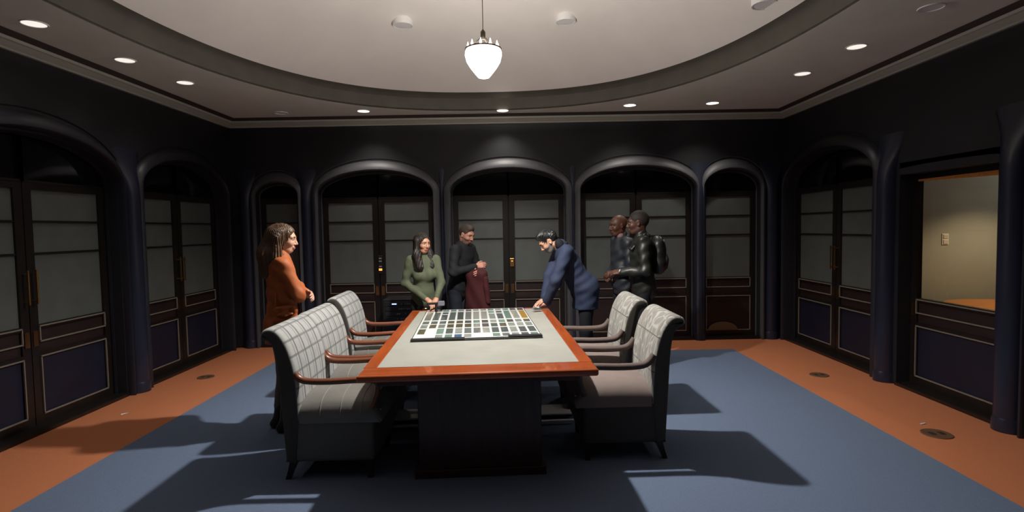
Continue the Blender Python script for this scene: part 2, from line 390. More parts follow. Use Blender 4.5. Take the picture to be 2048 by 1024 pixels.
# crown moulding per wall
def crown(F, ua, ub, label):
    root = empty(nm('trim', trim_n), F((ua+ub)/2, 0, 3.1)); O = Vector(F((ua+ub)/2, 0, 3.1))
    def run(prof, name, mt):
        m = MB(); m.loft([[Vector(F(u, d, z))-O for d, z in prof] for u in (ua, ub)], False, False); m.build(name, mt, root, fixn=False)
    run([(0, 3.085), (.03, 3.085), (.035, 3.10), (.085, 3.135), (.10, 3.14), (.10, 3.165)], 'crown_fascia', M_crown)
    run([(.10, 3.165), (.115, 3.168), (.13, 3.18), (.15, ZS-.002)], 'shadow_strip', M_shade_flap)  # dark colour stands in for the shadow groove above the crown
    return tag(root, label, 'crown moulding', kind='structure')
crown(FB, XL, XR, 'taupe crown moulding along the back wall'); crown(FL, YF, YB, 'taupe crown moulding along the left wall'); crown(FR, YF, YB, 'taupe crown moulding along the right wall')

# ------------------------------------------------------------------ recessed downlights
def downlight(x, y, z, lit, label, group, rad=0.088, power=None, rz=0.0):
    root = empty('recessed_light', (x, y, z))
    m = MB(); m.lathe([(rad*.86, 0.0), (rad*.88, -.006), (rad*.98, -.007), (rad, 0.0)], seg=28, cap=False); m.build('trim_ring', M_ringw, root, smooth=True)
    m = MB(); m.lathe([(0.001, -.003), (rad*.87, -.002)], seg=28, cap=False)
    e = {2: 3.0, 1: 0.9, 0: 0.0}[lit]
    lm = mat('downlight_lens_%d' % lit, (.95, .94, .92, 1), .4, emit=(1, .94, .85, 1) if e else None, estr=e)
    m.build('lens', lm, root, fixn=False)
    tag(root, label, 'ceiling light', group)
    p = power if power is not None else (DOWNLIGHT_POWER*(2.1 if lit == 2 else .35) if lit else 0)
    if p > 0:
        l = bpy.data.lights.new('downlight_lamp', 'SPOT'); l.energy = p; l.color = (1, .93, .84); l.spot_size = math.radians(110); l.spot_blend = .8; l.shadow_soft_size = .06
        lo = bpy.data.objects.new('downlight_lamp', l); C.objects.link(lo); lo.parent = root; lo.location = (0, 0, -.02)
    return root
GD = 'recessed soffit lights'
k_ = (ZS-1.63)/(3.3-1.63)
DL = [(-3.721, 4.409, 1, 'bright recessed light nearest the top left of the soffit'), (-3.667, 5.351, 1, 'middle of the three recessed lights on the left soffit'), (-3.579, 6.17, 1, 'recessed light on the left soffit closest to the back'),
      (-3.2, 7.80, 0, 'faint recessed light in the back left soffit corner'), (-2.039, 7.777, 2, 'recessed light above the left-hand back arch'), (-0.097, 7.90, 2, 'small bright recessed light above the middle back arch'),
      (1.666, 7.70, 2, 'recessed light above the right-hand back arch'), (2.793, 7.656, 2, 'recessed light above the narrow back right arch'), (3.283, 6.243, 1, 'right soffit recessed light closest to the back'),
      (3.315, 5.329, 1, 'middle of the three recessed lights on the right soffit'), (3.322, 4.402, 0, 'dim unlit recessed light at the top right of the soffit')]
for x, y, lit, lab in DL: downlight(x*k_, y*k_, ZS, lit, lab, GD)
for x, sd in ((-3.47, 'left'), (3.12, 'right')):
    for y, nth in ((3.2, 'first'), (2.2, 'second'), (1.2, 'third'), (0.2, 'fourth')): downlight(x, y, ZS, 2, '%s added fill light before the camera frame on the %s soffit' % (nth, sd), GD, power=7)  # unseen lamps added so that floor bounce brightens the soffit
def dome_z(x, y):
    kk = ((abs(x-OC[0])/OA)**ON+(abs(y-OC[1])/OB)**ON)**(1/ON); return ZT+DR*(1-(kk/0.972)**2)
for x, y, lab in ((-1.143, 6.083, 'unlit round light in the dome left of the chandelier'), (0.627, 6.055, 'unlit round light in the dome right of the chandelier'), (2.191, 4.784, 'unlit round light at the right rim of the dome')):
    o = downlight(x, y, dome_z(x, y)-.03, 0, lab, 'unlit dome lights', rad=.11)
    m = MB(); m.lathe([(.108, -.002), (.108, .07)], seg=28, cap=False); m.build('housing', M_ringw, o, smooth=True)

# ------------------------------------------------------------------ chandelier
CX, CY, CZ = -0.205, 4.57, 3.0
ch = empty('chandelier', (CX, CY, CZ)); tag(ch, 'glowing white crystal bowl chandelier hanging over the conference table', 'chandelier')
g = bpy.data.materials.new('glowing_crystal'); g.use_nodes = True; nt = g.node_tree; nt.nodes.clear()
out = nt.nodes.new('ShaderNodeOutputMaterial'); ad = nt.nodes.new('ShaderNodeAddShader'); tr = nt.nodes.new('ShaderNodeBsdfTransparent'); em = nt.nodes.new('ShaderNodeEmission')
tr.inputs[0].default_value = (.9, .9, .9, 1); em.inputs[0].default_value = (1, .95, .86, 1); em.inputs[1].default_value = 4.0
nt.links.new(tr.outputs[0], ad.inputs[0]); nt.links.new(em.outputs[0], ad.inputs[1]); nt.links.new(ad.outputs[0], out.inputs[0])
M_dk = mat('dark_bronze', (.08, .065, .05, 1), .4, metal=.8)
m = MB(); m.lathe([(.045, -.135), (.052, -.128), (.075, -.10), (.11, -.055), (.137, -.01), (.15, .04), (.148, .07), (.14, .088)], seg=40); bowl = m.build('bowl', g, ch, smooth=True)
m = MB(); m.lathe([(.145, .082), (.15, .085), (.15, .095), (.143, .097)], seg=40, cap=False); m.build('rim', M_dk, ch, smooth=True)
for i in range(10):
    a = 2*PI*i/10+.2; r = .125
    m = MB(); m.lathe([(.001, .0), (.011, .012), (.008, .03), (.001, .055)], (r*math.cos(a), r*math.sin(a), .09), 8); m.build('crystal', g, ch, smooth=True)
for i in range(6):
    a = 2*PI*i/6; m = MB(); m.tube([(.14*math.cos(a), .14*math.sin(a), .09), (.08*math.cos(a), .08*math.sin(a), .14), (.012*math.cos(a), .012*math.sin(a), .19)], .003, 6); m.build('arm', M_dk, ch, smooth=True)
m = MB(); m.lathe([(.012, .17), (.02, .19), (.02, .23), (.006, .25)], seg=16); m.build('hub', M_dk, ch, smooth=True)
ztop = ZT+DR-.012-CZ
m = MB(); m.tube([(0, 0, .24), (0, 0, ztop)], .003, 8); m.build('hanging_rod', M_dk, ch, smooth=True)
m = MB(); m.lathe([(.06, ztop+.005), (.055, ztop-.01), (.02, ztop-.03), (.006, ztop-.035)], seg=24); m.build('canopy', M_dk, ch, smooth=True)
l = bpy.data.lights.new('chandelier_bulb', 'SPOT'); l.energy = CHANDELIER_POWER; l.color = (1, .96, .90); l.spot_size = math.radians(152); l.spot_blend = .75; l.shadow_soft_size = .045
lo = bpy.data.objects.new('chandelier_bulb', l); C.objects.link(lo); lo.parent = ch; lo.location = (0, 0, .02)
l = bpy.data.lights.new('chandelier_uplight', 'SPOT'); l.spot_size = math.radians(178); l.spot_blend = .05; l.energy = 80; l.color = (1, .95, .88); l.shadow_soft_size = .05
lo = bpy.data.objects.new('chandelier_uplight', l); C.objects.link(lo); lo.parent = ch; lo.location = (0, 0, -.09); lo.rotation_euler = (PI, 0, 0)
# ------------------------------------------------------------------ side room beyond the clear door
M_beige = mat('side_room_plaster', (.36, .37, .335, 1), .8, var=.05, vscale=2)
M_oak_reveal = wood('oak_and_lit_reveal', (.70, .27, .06, 1), (.55, .19, .04, 1), rough=.35)
sr = MB(); sr.box((5.3, 6.28, 1.3), (2.6, .12, 2.7)); tag(sr.build('wall_side_room', M_beige), 'beige plaster wall of the lit side room', 'wall', kind='structure')
sr = MB(); sr.box((6.62, 4.6, 1.3), (.1, 3.5, 2.7)); tag(sr.build('wall_side_room_right', M_beige), 'far right wall of the lit side room', 'wall', kind='structure')
sr = MB(); sr.box((5.3, 2.9, 1.3), (2.6, .1, 2.7)); tag(sr.build('wall_side_room_front', M_beige), 'near wall of the lit side room', 'wall', kind='structure')
sr = MB(); sr.box((5.35, 4.6, 2.66), (2.65, 3.5, .08)); tag(sr.build('ceiling_side_room', M_beige), 'low ceiling of the lit side room', 'ceiling', kind='structure')
sr = MB(); sr.box((5.45, 4.6, -.05), (2.7, 3.5, .1)); tag(sr.build('floor_side_room', M_orange), 'terracotta carpet of the lit side room', 'floor', kind='structure')
sw = empty('light_switch', (4.90, 6.215, 1.42)); tag(sw, 'white double light switch on the beige side room wall', 'light switch')
m = MB(); m.box((0, 0, 0), (.075, .008, .125), bev=.003); m.build('cover_plate', mat('switch_white', (.75, .73, .68, 1), .4), sw)
for z in (-.03, .03):
    m = MB(); m.box((0, -.006, z), (.05, .008, .045), bev=.002); m.build('rocker', mat('switch_rocker', (.6, .58, .53, 1), .4), sw)
rt_ = empty('round_table', (5.0, 5.55, 0)); tag(rt_, 'round warm oak table glowing in the side room', 'table')
m = MB(); m.lathe([(.001, .72), (.5, .72), (.52, .735), (.52, .75), (.5, .76), (.001, .76)], seg=48, cap=False); m.build('table_top', M_oak_reveal, rt_, smooth=True)
m = MB(); m.lathe([(.06, .03), (.05, .1), (.045, .6), (.09, .72)], seg=20); m.build('pedestal', M_oak_reveal, rt_, smooth=True)
m = MB(); m.lathe([(.28, 0), (.28, .02), (.06, .05)], seg=32); m.build('base', M_oak_reveal, rt_, smooth=True)
pl = empty('pendant_lamp', (5.25, 5.45, 2.2)); tag(pl, 'warm pendant lamp above the round oak table in the side room', 'lamp')
m = MB(); m.lathe([(.03, .12), (.06, .10), (.13, .0), (.125, .0), (.055, .095)], seg=28, cap=False); m.build('shade', M_dk, pl, smooth=True)
m = MB(); m.tube([(0, 0, .11), (0, 0, .42)], .004, 6); m.build('cord', M_dk, pl)
l = bpy.data.lights.new('pendant_bulb', 'SPOT'); l.energy = 60; l.color = (1, .74, .45); l.spot_size = math.radians(120); l.spot_blend = .6; l.shadow_soft_size = .04
lo = bpy.data.objects.new('pendant_bulb', l); C.objects.link(lo); lo.parent = pl; lo.location = (0, 0, .03)
l = bpy.data.lights.new('side_room_ceiling_lamp', 'POINT'); l.energy = 8.5; l.color = (1, .96, .88); l.shadow_soft_size = .1
cl = empty('ceiling_lamp', (5.9, 5.3, 2.6)); tag(cl, 'round ceiling lamp inside the side room', 'ceiling light')
m = MB(); m.lathe([(.001, -.07), (.08, -.06), (.13, -.02), (.14, .018)], seg=28, cap=False); m.build('diffuser', g, cl, smooth=True)
lo = bpy.data.objects.new('side_room_ceiling_lamp', l); C.objects.link(lo); lo.parent = cl; lo.location = (0, 0, -.10)
m = MB(); m.prism([FR(4.34, -DEP+.03, 1.985), FR(5.33, -DEP+.03, 2.012), FR(5.33, -DEP+.03, 2.03), FR(4.34, -DEP+.03, 2.03)], Vector((-.01, 0, 0)))
tag(m.build('trim_60', M_oak_reveal), 'orange strip painted as warm light over the clear glazed door', 'header', kind='structure')  # wood colour stands in for warm light on the lintel reveal

# ------------------------------------------------------------------ conference table
TX, TY, TA = -0.283, 4.615, math.radians(3.0)
TW, TL, TZ = 1.47, 2.66, 0.76
M_ch = wood('cherry_top', (.42, .085, .018, 1), (.30, .055, .012, 1), rough=.22, coat=.5, scale=(20, 1.5, 20))
M_chx = wood('cherry_end', (.42, .085, .018, 1), (.30, .055, .012, 1), rough=.22, coat=.5, scale=(1.5, 20, 20))
M_inlay = mat('grey_leather_inlay', (.31, .31, .275, 1), .42, var=.06, vscale=6, bump=.05, bscale=300)
M_ped = wood('dark_pedestal_wood', (.06, .018, .010, 1), (.035, .011, .007, 1), rough=.35, scale=(20, 20, 1.5))
tb = empty('conference_table', (TX, TY, 0), TA); tag(tb, 'long cherry wood conference table with grey inlaid top', 'table')
hw, hl = TW/2, TL/2; bs, bnear, bfar = .088, .205, .07
def slab(name, x0, x1, y0, y1, z0, z1, mt, bev=.006, par=tb):
    m = MB(); m.box(((x0+x1)/2, (y0+y1)/2, (z0+z1)/2), (x1-x0, y1-y0, z1-z0), bev=bev); return m.build(name, mt, par)
slab('border_rail', -hw, -hw+bs, -hl+bnear, hl-bfar, .715, TZ, M_ch); slab('border_rail', hw-bs, hw, -hl+bnear, hl-bfar, .715, TZ, M_ch)
slab('border_rail', -hw, hw, -hl, -hl+bnear, .715, TZ, M_chx, bev=.014); slab('border_rail', -hw, hw, hl-bfar, hl, .715, TZ, M_chx)
slab('inlay', -hw+bs, hw-bs, -hl+bnear, hl-bfar, .72, TZ-.001, M_inlay, bev=.0008)
slab('apron', -hw+.10, hw-.10, -hl+.10, hl-.10, .665, .715, M_ped)
for y in (-hl+.36, hl-.40):
    p_ = slab('pedestal', -.405, .405, y-.10, y+.10, .03, .666, M_ped, bev=.012); slab('plinth', -.43, .43, y-.12, y+.12, 0.006, .06, M_ped, bev=.004, par=p_)
M_plate = mat('pale_metal_plate', (.88, .89, .92, 1), .35)
sh_ = slab('foot_shelf', -.76, .76, -.10, .14, .055, .07, M_plate, bev=.004); slab('shelf_edge', -.76, .76, -.20, -.17, .03, .045, M_plate, bev=.003, par=sh_)
for x in (-.35, .35): slab('shelf_support', x-.03, x+.03, -.19, .13, .006, .056, M_ped, bev=.003, par=sh_)

# ------------------------------------------------------------------ sample board on the table
BX, BY, BA, BW, BD = -0.342, 5.06, math.radians(4.2), 1.035, 1.60
bd = empty('sample_board', (BX, BY, TZ), BA); tag(bd, 'white sample board with rows of grey green swatches on the table', 'board')
M_paper = mat('white_gloss_sheet', (.86, .87, .86, 1), .16, coat=.6)
M_bk = mat('black_board_edge', (.02, .02, .022, 1), .35)
slab('backing', -BW/2, BW/2, -BD/2, BD/2, .001, .010, M_bk, .002, bd)
slab('sheet', -BW/2+.008, BW/2-.008, -BD/2+.05, BD/2-.008, .0095, .013, M_paper, .0008, bd)
SW = [mat('swatch_%d' % i, c, .18, coat=.4, var=.12, vscale=14) for i, c in enumerate([(.075, .085, .08, 1), (.15, .17, .16, 1), (.22, .25, .235, 1), (.10, .09, .055, 1), (.08, .09, .09, 1), (.28, .30, .27, 1), (.15, .24, .20, 1), (.10, .12, .11, 1)])]
M_amber = mat('swatch_amber', (.36, .20, .02, 1), .2, coat=.4); M_swb = mat('swatch_blue', (.07, .13, .22, 1), .2, coat=.4); M_swbr = mat('swatch_brown', (.05, .018, .01, 1), .25)
rng = random.Random(3); NC = 13; cw = (BW-.03)/NC
rows = [(-.735, -.60), (-.57, -.33), (-.30, -.12), (-.09, .06), (.11, .44), (.48, .60), (.63, .765)]
for c in range(NC):
    x0 = -BW/2+.018+c*cw; skew = 0.0
    for r, (ya, yb) in enumerate(rows):
        if (c in (0, 1, 6) and r == 0) or (c == 1 and r == 1) or (c == 7 and r == 0): continue
        if r == 5 and c not in (8, 9, 2): continue
        yy1 = yb if not (r == 4 and c not in (8, 9, 2)) else .60
        mt = rng.choice(SW)
        if r in (2, 3) and c in (3, 4): mt = SW[3]
        if r == 1 and c == 4: mt = SW[5]
        if r == 0 and c == 4: mt = M_swb
        if r >= 4 and c in (6, 7): mt = SW[5]
        if r >= 4 and c == 10: mt = SW[6]
        if c == 12 and r == 4: mt = M_amber
        if c == 12 and r == 6: mt = M_swbr
        m = MB(); j = rng.uniform(-.004, .004)
        m.box((x0+cw*.5, (ya+yy1)/2, .0145), (cw*.76, yy1-ya-.02, .003), R=Matrix.Rotation(j*2, 3, 'Z')); m.build('swatch', mt, bd)
slab('edge_strip', -BW/2, -BW/2+.42, -BD/2, -BD/2+.06, .009, .018, M_bk, .002, bd); slab('edge_strip', BW/2-.27, BW/2, -BD/2+.02, -BD/2+.09, .012, .02, M_bk, .002, bd)
# small gimbal-like device and a curled clear film on the board
dv = empty('tripod_device', (-.80, 5.70, TZ+.016), .3); tag(dv, 'small black tripod device standing on the far left of the sample board', 'tripod')
M_dev = mat('black_plastic', (.012, .012, .016, 1), .35)
m = MB(); m.box((0, 0, .085), (.19, .035, .022), bev=.006); m.build('head', M_dev, dv)
m = MB(); m.tube([(0, 0, .0), (0, 0, .08)], [.016, .012], 10); m.build('stem', M_dev, dv, smooth=True)
for a in (0.4, 2.5, 4.6):
    m = MB(); m.tube([(0, 0, .045), (.07*math.cos(a), .07*math.sin(a), .005)], [.008, .005], 8); m.build('leg', M_dev, dv, smooth=True)
m = MB(); m.box((.05, -.02, .085), (.07, .014, .05), bev=.005); m.build('camera_block', mat('grey_plastic', (.16, .16, .2, 1), .3), dv)
cf = empty('metal_clip', (.25, 5.68, TZ+.016), .5); tag(cf, 'silver clip under the leaning man\'s hand at the board corner', 'clip')
m = MB(); m.box((0, 0, .012), (.10, .06, .012), R=Matrix.Rotation(.25, 3, 'X'), bev=.004); m.build('jaw', mat('brushed_silver', (.6, .6, .62, 1), .3, metal=1), cf)
m = MB(); m.tube([(-.03, .01, .02), (0, .05, .035), (.03, .01, .02)], .004, 6); m.build('spring', mat('brushed_silver', (.6, .6, .62, 1), .3, metal=1), cf)
# ------------------------------------------------------------------ chairs
def uvline(nt, src, period, width, off=0.0):
    a = nt.nodes.new('ShaderNodeMath'); a.operation = 'ADD'; a.inputs[1].default_value = off; nt.links.new(src, a.inputs[0])
    d = nt.nodes.new('ShaderNodeMath'); d.operation = 'PINGPONG'; d.inputs[1].default_value = period/2; nt.links.new(a.outputs[0], d.inputs[0])
    s = nt.nodes.new('ShaderNodeMapRange'); s.inputs[1].default_value = width*.5; s.inputs[2].default_value = width; s.inputs[3].default_value = 1; s.inputs[4].default_value = 0
    nt.links.new(d.outputs[0], s.inputs[0]); return s.outputs[0]
def fabric(name, base, kind):
    m = mat(name, base, .85, bump=.25, bscale=700, sheen=.15); nt = m.node_tree; b = nt.nodes['Principled BSDF']
    uv = nt.nodes.new('ShaderNodeUVMap'); sp = nt.nodes.new('ShaderNodeSeparateXYZ'); nt.links.new(uv.outputs[0], sp.inputs[0])
    def mixc(fac, ca, cb_col, amt=1.0):
        mx = nt.nodes.new('ShaderNodeMix'); mx.data_type = 'RGBA'
        f = nt.nodes.new('ShaderNodeMath'); f.operation = 'MULTIPLY'; f.inputs[1].default_value = amt; nt.links.new(fac, f.inputs[0])
        nt.links.new(f.outputs[0], mx.inputs[0])
        if isinstance(ca, tuple): mx.inputs[6].default_value = ca
        else: nt.links.new(ca, mx.inputs[6])
        mx.inputs[7].default_value = cb_col; return mx.outputs[2]
    if kind == 'plaid':
        c = mixc(uvline(nt, sp.outputs[0], .125, .011), base, (.055, .06, .06, 1), .9)
        c = mixc(uvline(nt, sp.outputs[0], .125, .006, .04), c, (.09, .09, .09, 1), .7)
        c = mixc(uvline(nt, sp.outputs[1], .105, .010), c, (.09, .095, .095, 1), .75)
        nz = nt.nodes.new('ShaderNodeTexNoise'); nz.inputs['Scale'].default_value = 9; nt.links.new(uv.outputs[0], nz.inputs['Vector'])
        mr = nt.nodes.new('ShaderNodeMapRange'); mr.inputs[1].default_value = .5; mr.inputs[2].default_value = .75; nt.links.new(nz.outputs['Fac'], mr.inputs[0])
        c = mixc(mr.outputs[0], c, (.20, .20, .19, 1), .5)
    else:
        nz = nt.nodes.new('ShaderNodeTexNoise'); nz.inputs['Scale'].default_value = 5; nt.links.new(uv.outputs[0], nz.inputs['Vector'])
        ad = nt.nodes.new('ShaderNodeVectorMath'); ad.operation = 'SCALE'; ad.inputs['Scale'].default_value = .25; nt.links.new(nz.outputs['Color'], ad.inputs[0])
        a2 = nt.nodes.new('ShaderNodeVectorMath'); nt.links.new(uv.outputs[0], a2.inputs[0]); nt.links.new(ad.outputs[0], a2.inputs[1])
        mp = nt.nodes.new('ShaderNodeMapping'); mp.inputs['Scale'].default_value = (14, 7, 1); mp.inputs['Rotation'].default_value = (0, 0, .5); nt.links.new(a2.outputs[0], mp.inputs[0])
        vo = nt.nodes.new('ShaderNodeTexVoronoi'); vo.feature = 'DISTANCE_TO_EDGE'; vo.inputs['Scale'].default_value = 1.0; nt.links.new(mp.outputs[0], vo.inputs['Vector'])
        mr = nt.nodes.new('ShaderNodeMapRange'); mr.inputs[1].default_value = .02; mr.inputs[2].default_value = .09; mr.inputs[3].default_value = 1; mr.inputs[4].default_value = 0; nt.links.new(vo.outputs['Distance'], mr.inputs[0])
        c = mixc(mr.outputs[0], base, (.40, .39, .36, 1), .8)
        c = mixc(uvline(nt, sp.outputs[0], .31, .006, .05), c, (.08, .075, .07, 1), .9)
        c = mixc(uvline(nt, sp.outputs[1], .24, .006, .02), c, (.08, .075, .07, 1), .9)
    nt.links.new(c, b.inputs['Base Color']); return m
M_plaid = fabric('grey_plaid_fabric', (.34, .345, .335, 1), 'plaid')
M_leaf = fabric('taupe_leaf_fabric', (.21, .20, .18, 1), 'leaf')
M_side = mat('charcoal_upholstery', (.055, .052, .045, 1), .8, bump=.2, bscale=400)
M_lea = mat('grey_leather', (.16, .155, .14, 1), .42, var=.1, vscale=8, bump=.08, bscale=120)
M_tau = mat('mauve_taupe_fabric', (.20, .155, .14, 1), .8, var=.06, vscale=10, bump=.2, bscale=500)
M_armw = wood('red_brown_arm_wood', (.20, .065, .03, 1), (.13, .04, .02, 1), rough=.35)
M_leg = mat('dark_leg', (.015, .012, .010, 1), .4)
def bez(pts, n=6):                          # Catmull-Rom through points
    P = [Vector(p) for p in pts]; out = []
    for i in range(len(P)-1):
        p0, p1, p2, p3 = P[max(i-1, 0)], P[i], P[i+1], P[min(i+2, len(P)-1)]
        for j in range(n):
            t = j/n; out.append(0.5*((2*p1)+(-p0+p2)*t+(2*p0-5*p1+4*p2-p3)*t*t+(-p0+3*p1-3*p2+p3)*t**3))
    out.append(P[-1]); return out
CW = 0.62
def make_chair(kind):
    pat, seatm, armm = (M_plaid, M_lea, M_armw) if kind == 'left' else (M_leaf, M_tau, mat('brown_arm_upholstery', (.115, .082, .072, 1), .75, bump=.2, bscale=500))
    root = empty('armchair')
    front = bez([(-.245, .40), (-.250, .55), (-.262, .70), (-.290, .83), (-.330, .93), (-.385, .995), (-.440, 1.005), (-.482, .98), (-.488, .945)], 4)
    back = bez([(-.488, .945), (-.462, .925), (-.432, .91), (-.405, .86), (-.385, .72), (-.372, .5), (-.360, .30), (-.35, .12)], 4)
    prof = [(p.x, p.y) for p in front]+[(p.x, p.y) for p in back[1:]]+[(-.27, .12)]
    nf = len(front); cx = sum(p[0] for p in prof)/len(prof)
    ys = [-CW/2, -CW/2+.004, -CW/2+.016, -CW/2+.035, -.15, 0, .15, CW/2-.035, CW/2-.016, CW/2-.004, CW/2]
    ins = [.030, .016, .005, 0, 0, 0, 0, 0, .005, .016, .030]
    arc = [0.0]
    for i in range(1, len(prof)): arc.append(arc[-1]+math.dist(prof[i], prof[i-1]))
    # inward offset of the profile
    nrm = []
    for i in range(len(prof)):
        a, b = prof[i-1], prof[(i+1) % len(prof)]; tx, tz = b[0]-a[0], b[1]-a[1]; L = math.hypot(tx, tz) or 1; nrm.append((-tz/L, tx/L))
    # ensure inward (profile runs up the front: inward is -x there)
    sg = 1 if nrm[4][0] < 0 else -1
    m = MB(); K = len(prof)
    m.loft([[(prof[i][0]+sg*nrm[i][0]*q, y, prof[i][1]+sg*nrm[i][1]*q) for i in range(K)] for y, q in zip(ys, ins)], True, True)
    for fi, f in enumerate(m.f):
        if len(f) == 4:
            j = min(v % K for v in f); j2 = max(v % K for v in f); r0 = min(v//K for v in f)
            if not (j2 < nf and 0 < r0 < len(ys)-2): m.mi[fi] = 1
        else: m.mi[fi] = 1
    o = m.build('backrest', [pat, M_side], root, smooth=True)
    uvl = o.data.uv_layers.new(name='UVMap')
    for lp in o.data.loops:
        i = lp.vertex_index; uvl.data[lp.index].uv = (m.v[i][1]+.31, arc[i % K])
    # upholstered base
    m = MB(); m.box((-.055, 0, .29), (.57, CW-.02, .34), bev=.03); m.build('base', mat('olive_grey_leather', (.105, .10, .085, 1), .55) if kind == 'left' else mat('dark_taupe_upholstery', (.06, .05, .045, 1), .85), root, smooth=True)
    # seat cushion: crowned
    m = MB(); N = 12; rings = []
    for i in range(N+1):
        t = i/N; x = -.25+.53*t; crown = .035*math.sin(PI*min(1, t*1.02))**.7 if 0 < t < 1 else 0; fr = .0 if t < .9 else -(t-.9)**2*6
        ring = []
        for j in range(17):
            s = -math.cos(PI*j/16); e = max(0, 1-abs(s)**3.2)**.5; ring.append((x, s*(CW/2-.006), .43+.105*e+crown*.6*e+fr))
        ring += [(x, CW/2-.006, .38), (x, -(CW/2-.006), .38)]
        rings.append(ring)
    m.loft(rings, True, True); cu = m.build('seat', seatm, root, smooth=True)
    if kind == 'left':
        for i in (3, 6, 9):
            m = MB(); m.tube([(rings[i][j][0], rings[i][j][1], rings[i][j][2]+.001) for j in range(17)], .0035, 6); m.build('seam', mat('pale_seam', (.24, .23, .21, 1), .5), cu, smooth=True)
    m = MB(); m.tube([(.275, s*.29, .462) for s in (-1, -.5, 0, .5, 1)], .007, 8); m.build('front_piping', seatm, cu, smooth=True)
    # arms
    for s in (-1, 1):
        y = s*(CW/2-.03)
        if kind == 'left':
            path = bez([(-.28, y, .705), (-.25, y, .672), (-.19, y, .652), (-.05, y, .648), (.12, y, .655), (.22, y, .655), (.255, y, .63), (.25, y, .56), (.215, y, .47)], 4)
            rr = [.026]*8+[.025]*8+[.026]*8+[.022]*9
        else:
            path = bez([(-.275, y, .735), (-.235, y, .685), (-.17, y, .66), (-.02, y, .655), (.12, y, .66), (.22, y, .655), (.25, y, .62), (.24, y, .55), (.21, y, .46)], 4)
            rr = [.029]*33
        m = MB(); m.tube(path, rr[:len(path)], 12, sx=1.0, sz=.85, upv=(0, 0, 1) if False else (1, 0, .3)); m.build('arm', armm, root, smooth=True)
    for x in (-.30, .19):
        for s in (-1, 1):
            m = MB(); dx = -.05 if x < 0 else .0
            m.loft([[(x+dx*(1-z/.14)+r*cx_, s*.26+r*cy_, z) for cx_, cy_ in ((-1, -1), (1, -1), (1, 1), (-1, 1))] for z, r in ((0, .016), (.07, .019), (.14, .026))], True, True); m.build('leg', M_leg, root)
    return root
def set_label(o, l, g): tag(o, l, 'chair', g)
chL = make_chair('left'); chR = make_chair('right')
spotsL = [(-1.15, 3.815, 0.01, 'grey plaid armchair on the left nearest the camera'), (-1.175, 4.47, 0.02, 'middle grey plaid armchair on the left of the table'), (-1.265, 5.42, 0.03, 'farthest grey plaid armchair, beside the far left table corner')]
spotsR = [(.69, 4.03, PI+.02, 'taupe leaf patterned armchair on the right nearest the camera'), (.655, 4.93, PI+.03, 'farther taupe leaf patterned armchair on the right of the table')]
for i, (x, y, a, lb) in enumerate(spotsL):
    o = chL if i == 0 else copy_tree(chL); o.location = (x, y, .006); o.rotation_euler = (0, 0, a); set_label(o, lb, 'plaid armchairs on the left')
for i, (x, y, a, lb) in enumerate(spotsR):
    o = chR if i == 0 else copy_tree(chR); o.location = (x, y, .006); o.rotation_euler = (0, 0, a); set_label(o, lb, 'taupe armchairs on the right')

# ------------------------------------------------------------------ small fittings
M_disc = mat('brown_floor_plate', (.13, .065, .035, 1), .5)
for i, (x, y, r, lb) in enumerate(((3.27, 5.82, .095, 'round brown floor outlet on the far right carpet border'), (3.225, 4.13, .105, 'round brown floor outlet on the near right carpet border'), (-3.50, 6.17, .09, 'round brown floor outlet on the left carpet border'))):
    o = empty('floor_outlet', (x, y, 0)); tag(o, lb, 'floor outlet', 'round floor outlets')
    m = MB(); m.lathe([(r, 0.0), (r, .004), (r*.95, .007), (r*.9, .006), (.001, .006)], seg=36, cap=False); m.build('cover_plate', M_disc, o, smooth=True)
    for s in (-1, 1):
        m = MB(); m.box((s*r*.35, 0, .007), (r*.35, r*.5, .003)); m.build('flap', M_shade_flap, o)
for x, y, a, lb in ((3.276, 4.345, .4, 'tiny white paper scrap beside the near right floor outlet'), (-3.55, 4.93, 1.0, 'tiny white paper scrap at the foot of the left wall')):
    m = MB(); m.loft([[(-.03, -.008, .002), (.03, -.01, .004)], [(-.028, .006, .007), (.032, .006, .003)]], False, False); o = m.build('paper_scrap', M_paper); o.location = (x, y, 0.002); o.rotation_euler = (0, 0, a); tag(o, lb, 'paper')
# half round plate at foot of the narrow right door
m = MB(); pts = [(.21*math.cos(PI*i/16), 0, .115*math.sin(PI*i/16)) for i in range(17)]
m.prism(pts, (0, .012, 0)); o = m.build('half_round_plate', mat('tan_plate', (.16, .10, .05, 1), .5)); o.location = (3.02, 7.70, .115); o.rotation_euler = (-.08, 0, 0)
o.location = (3.02, YB+DEP-.02-.06, .116)
for d_ in bpy.data.objects:
    if d_.get('label') == 'single glazed leaf in the narrow arch in the back right corner':
        o.parent = d_; o.location = (3.02-d_.location.x, -.022, .116); o.rotation_euler = (0, 0, 0)
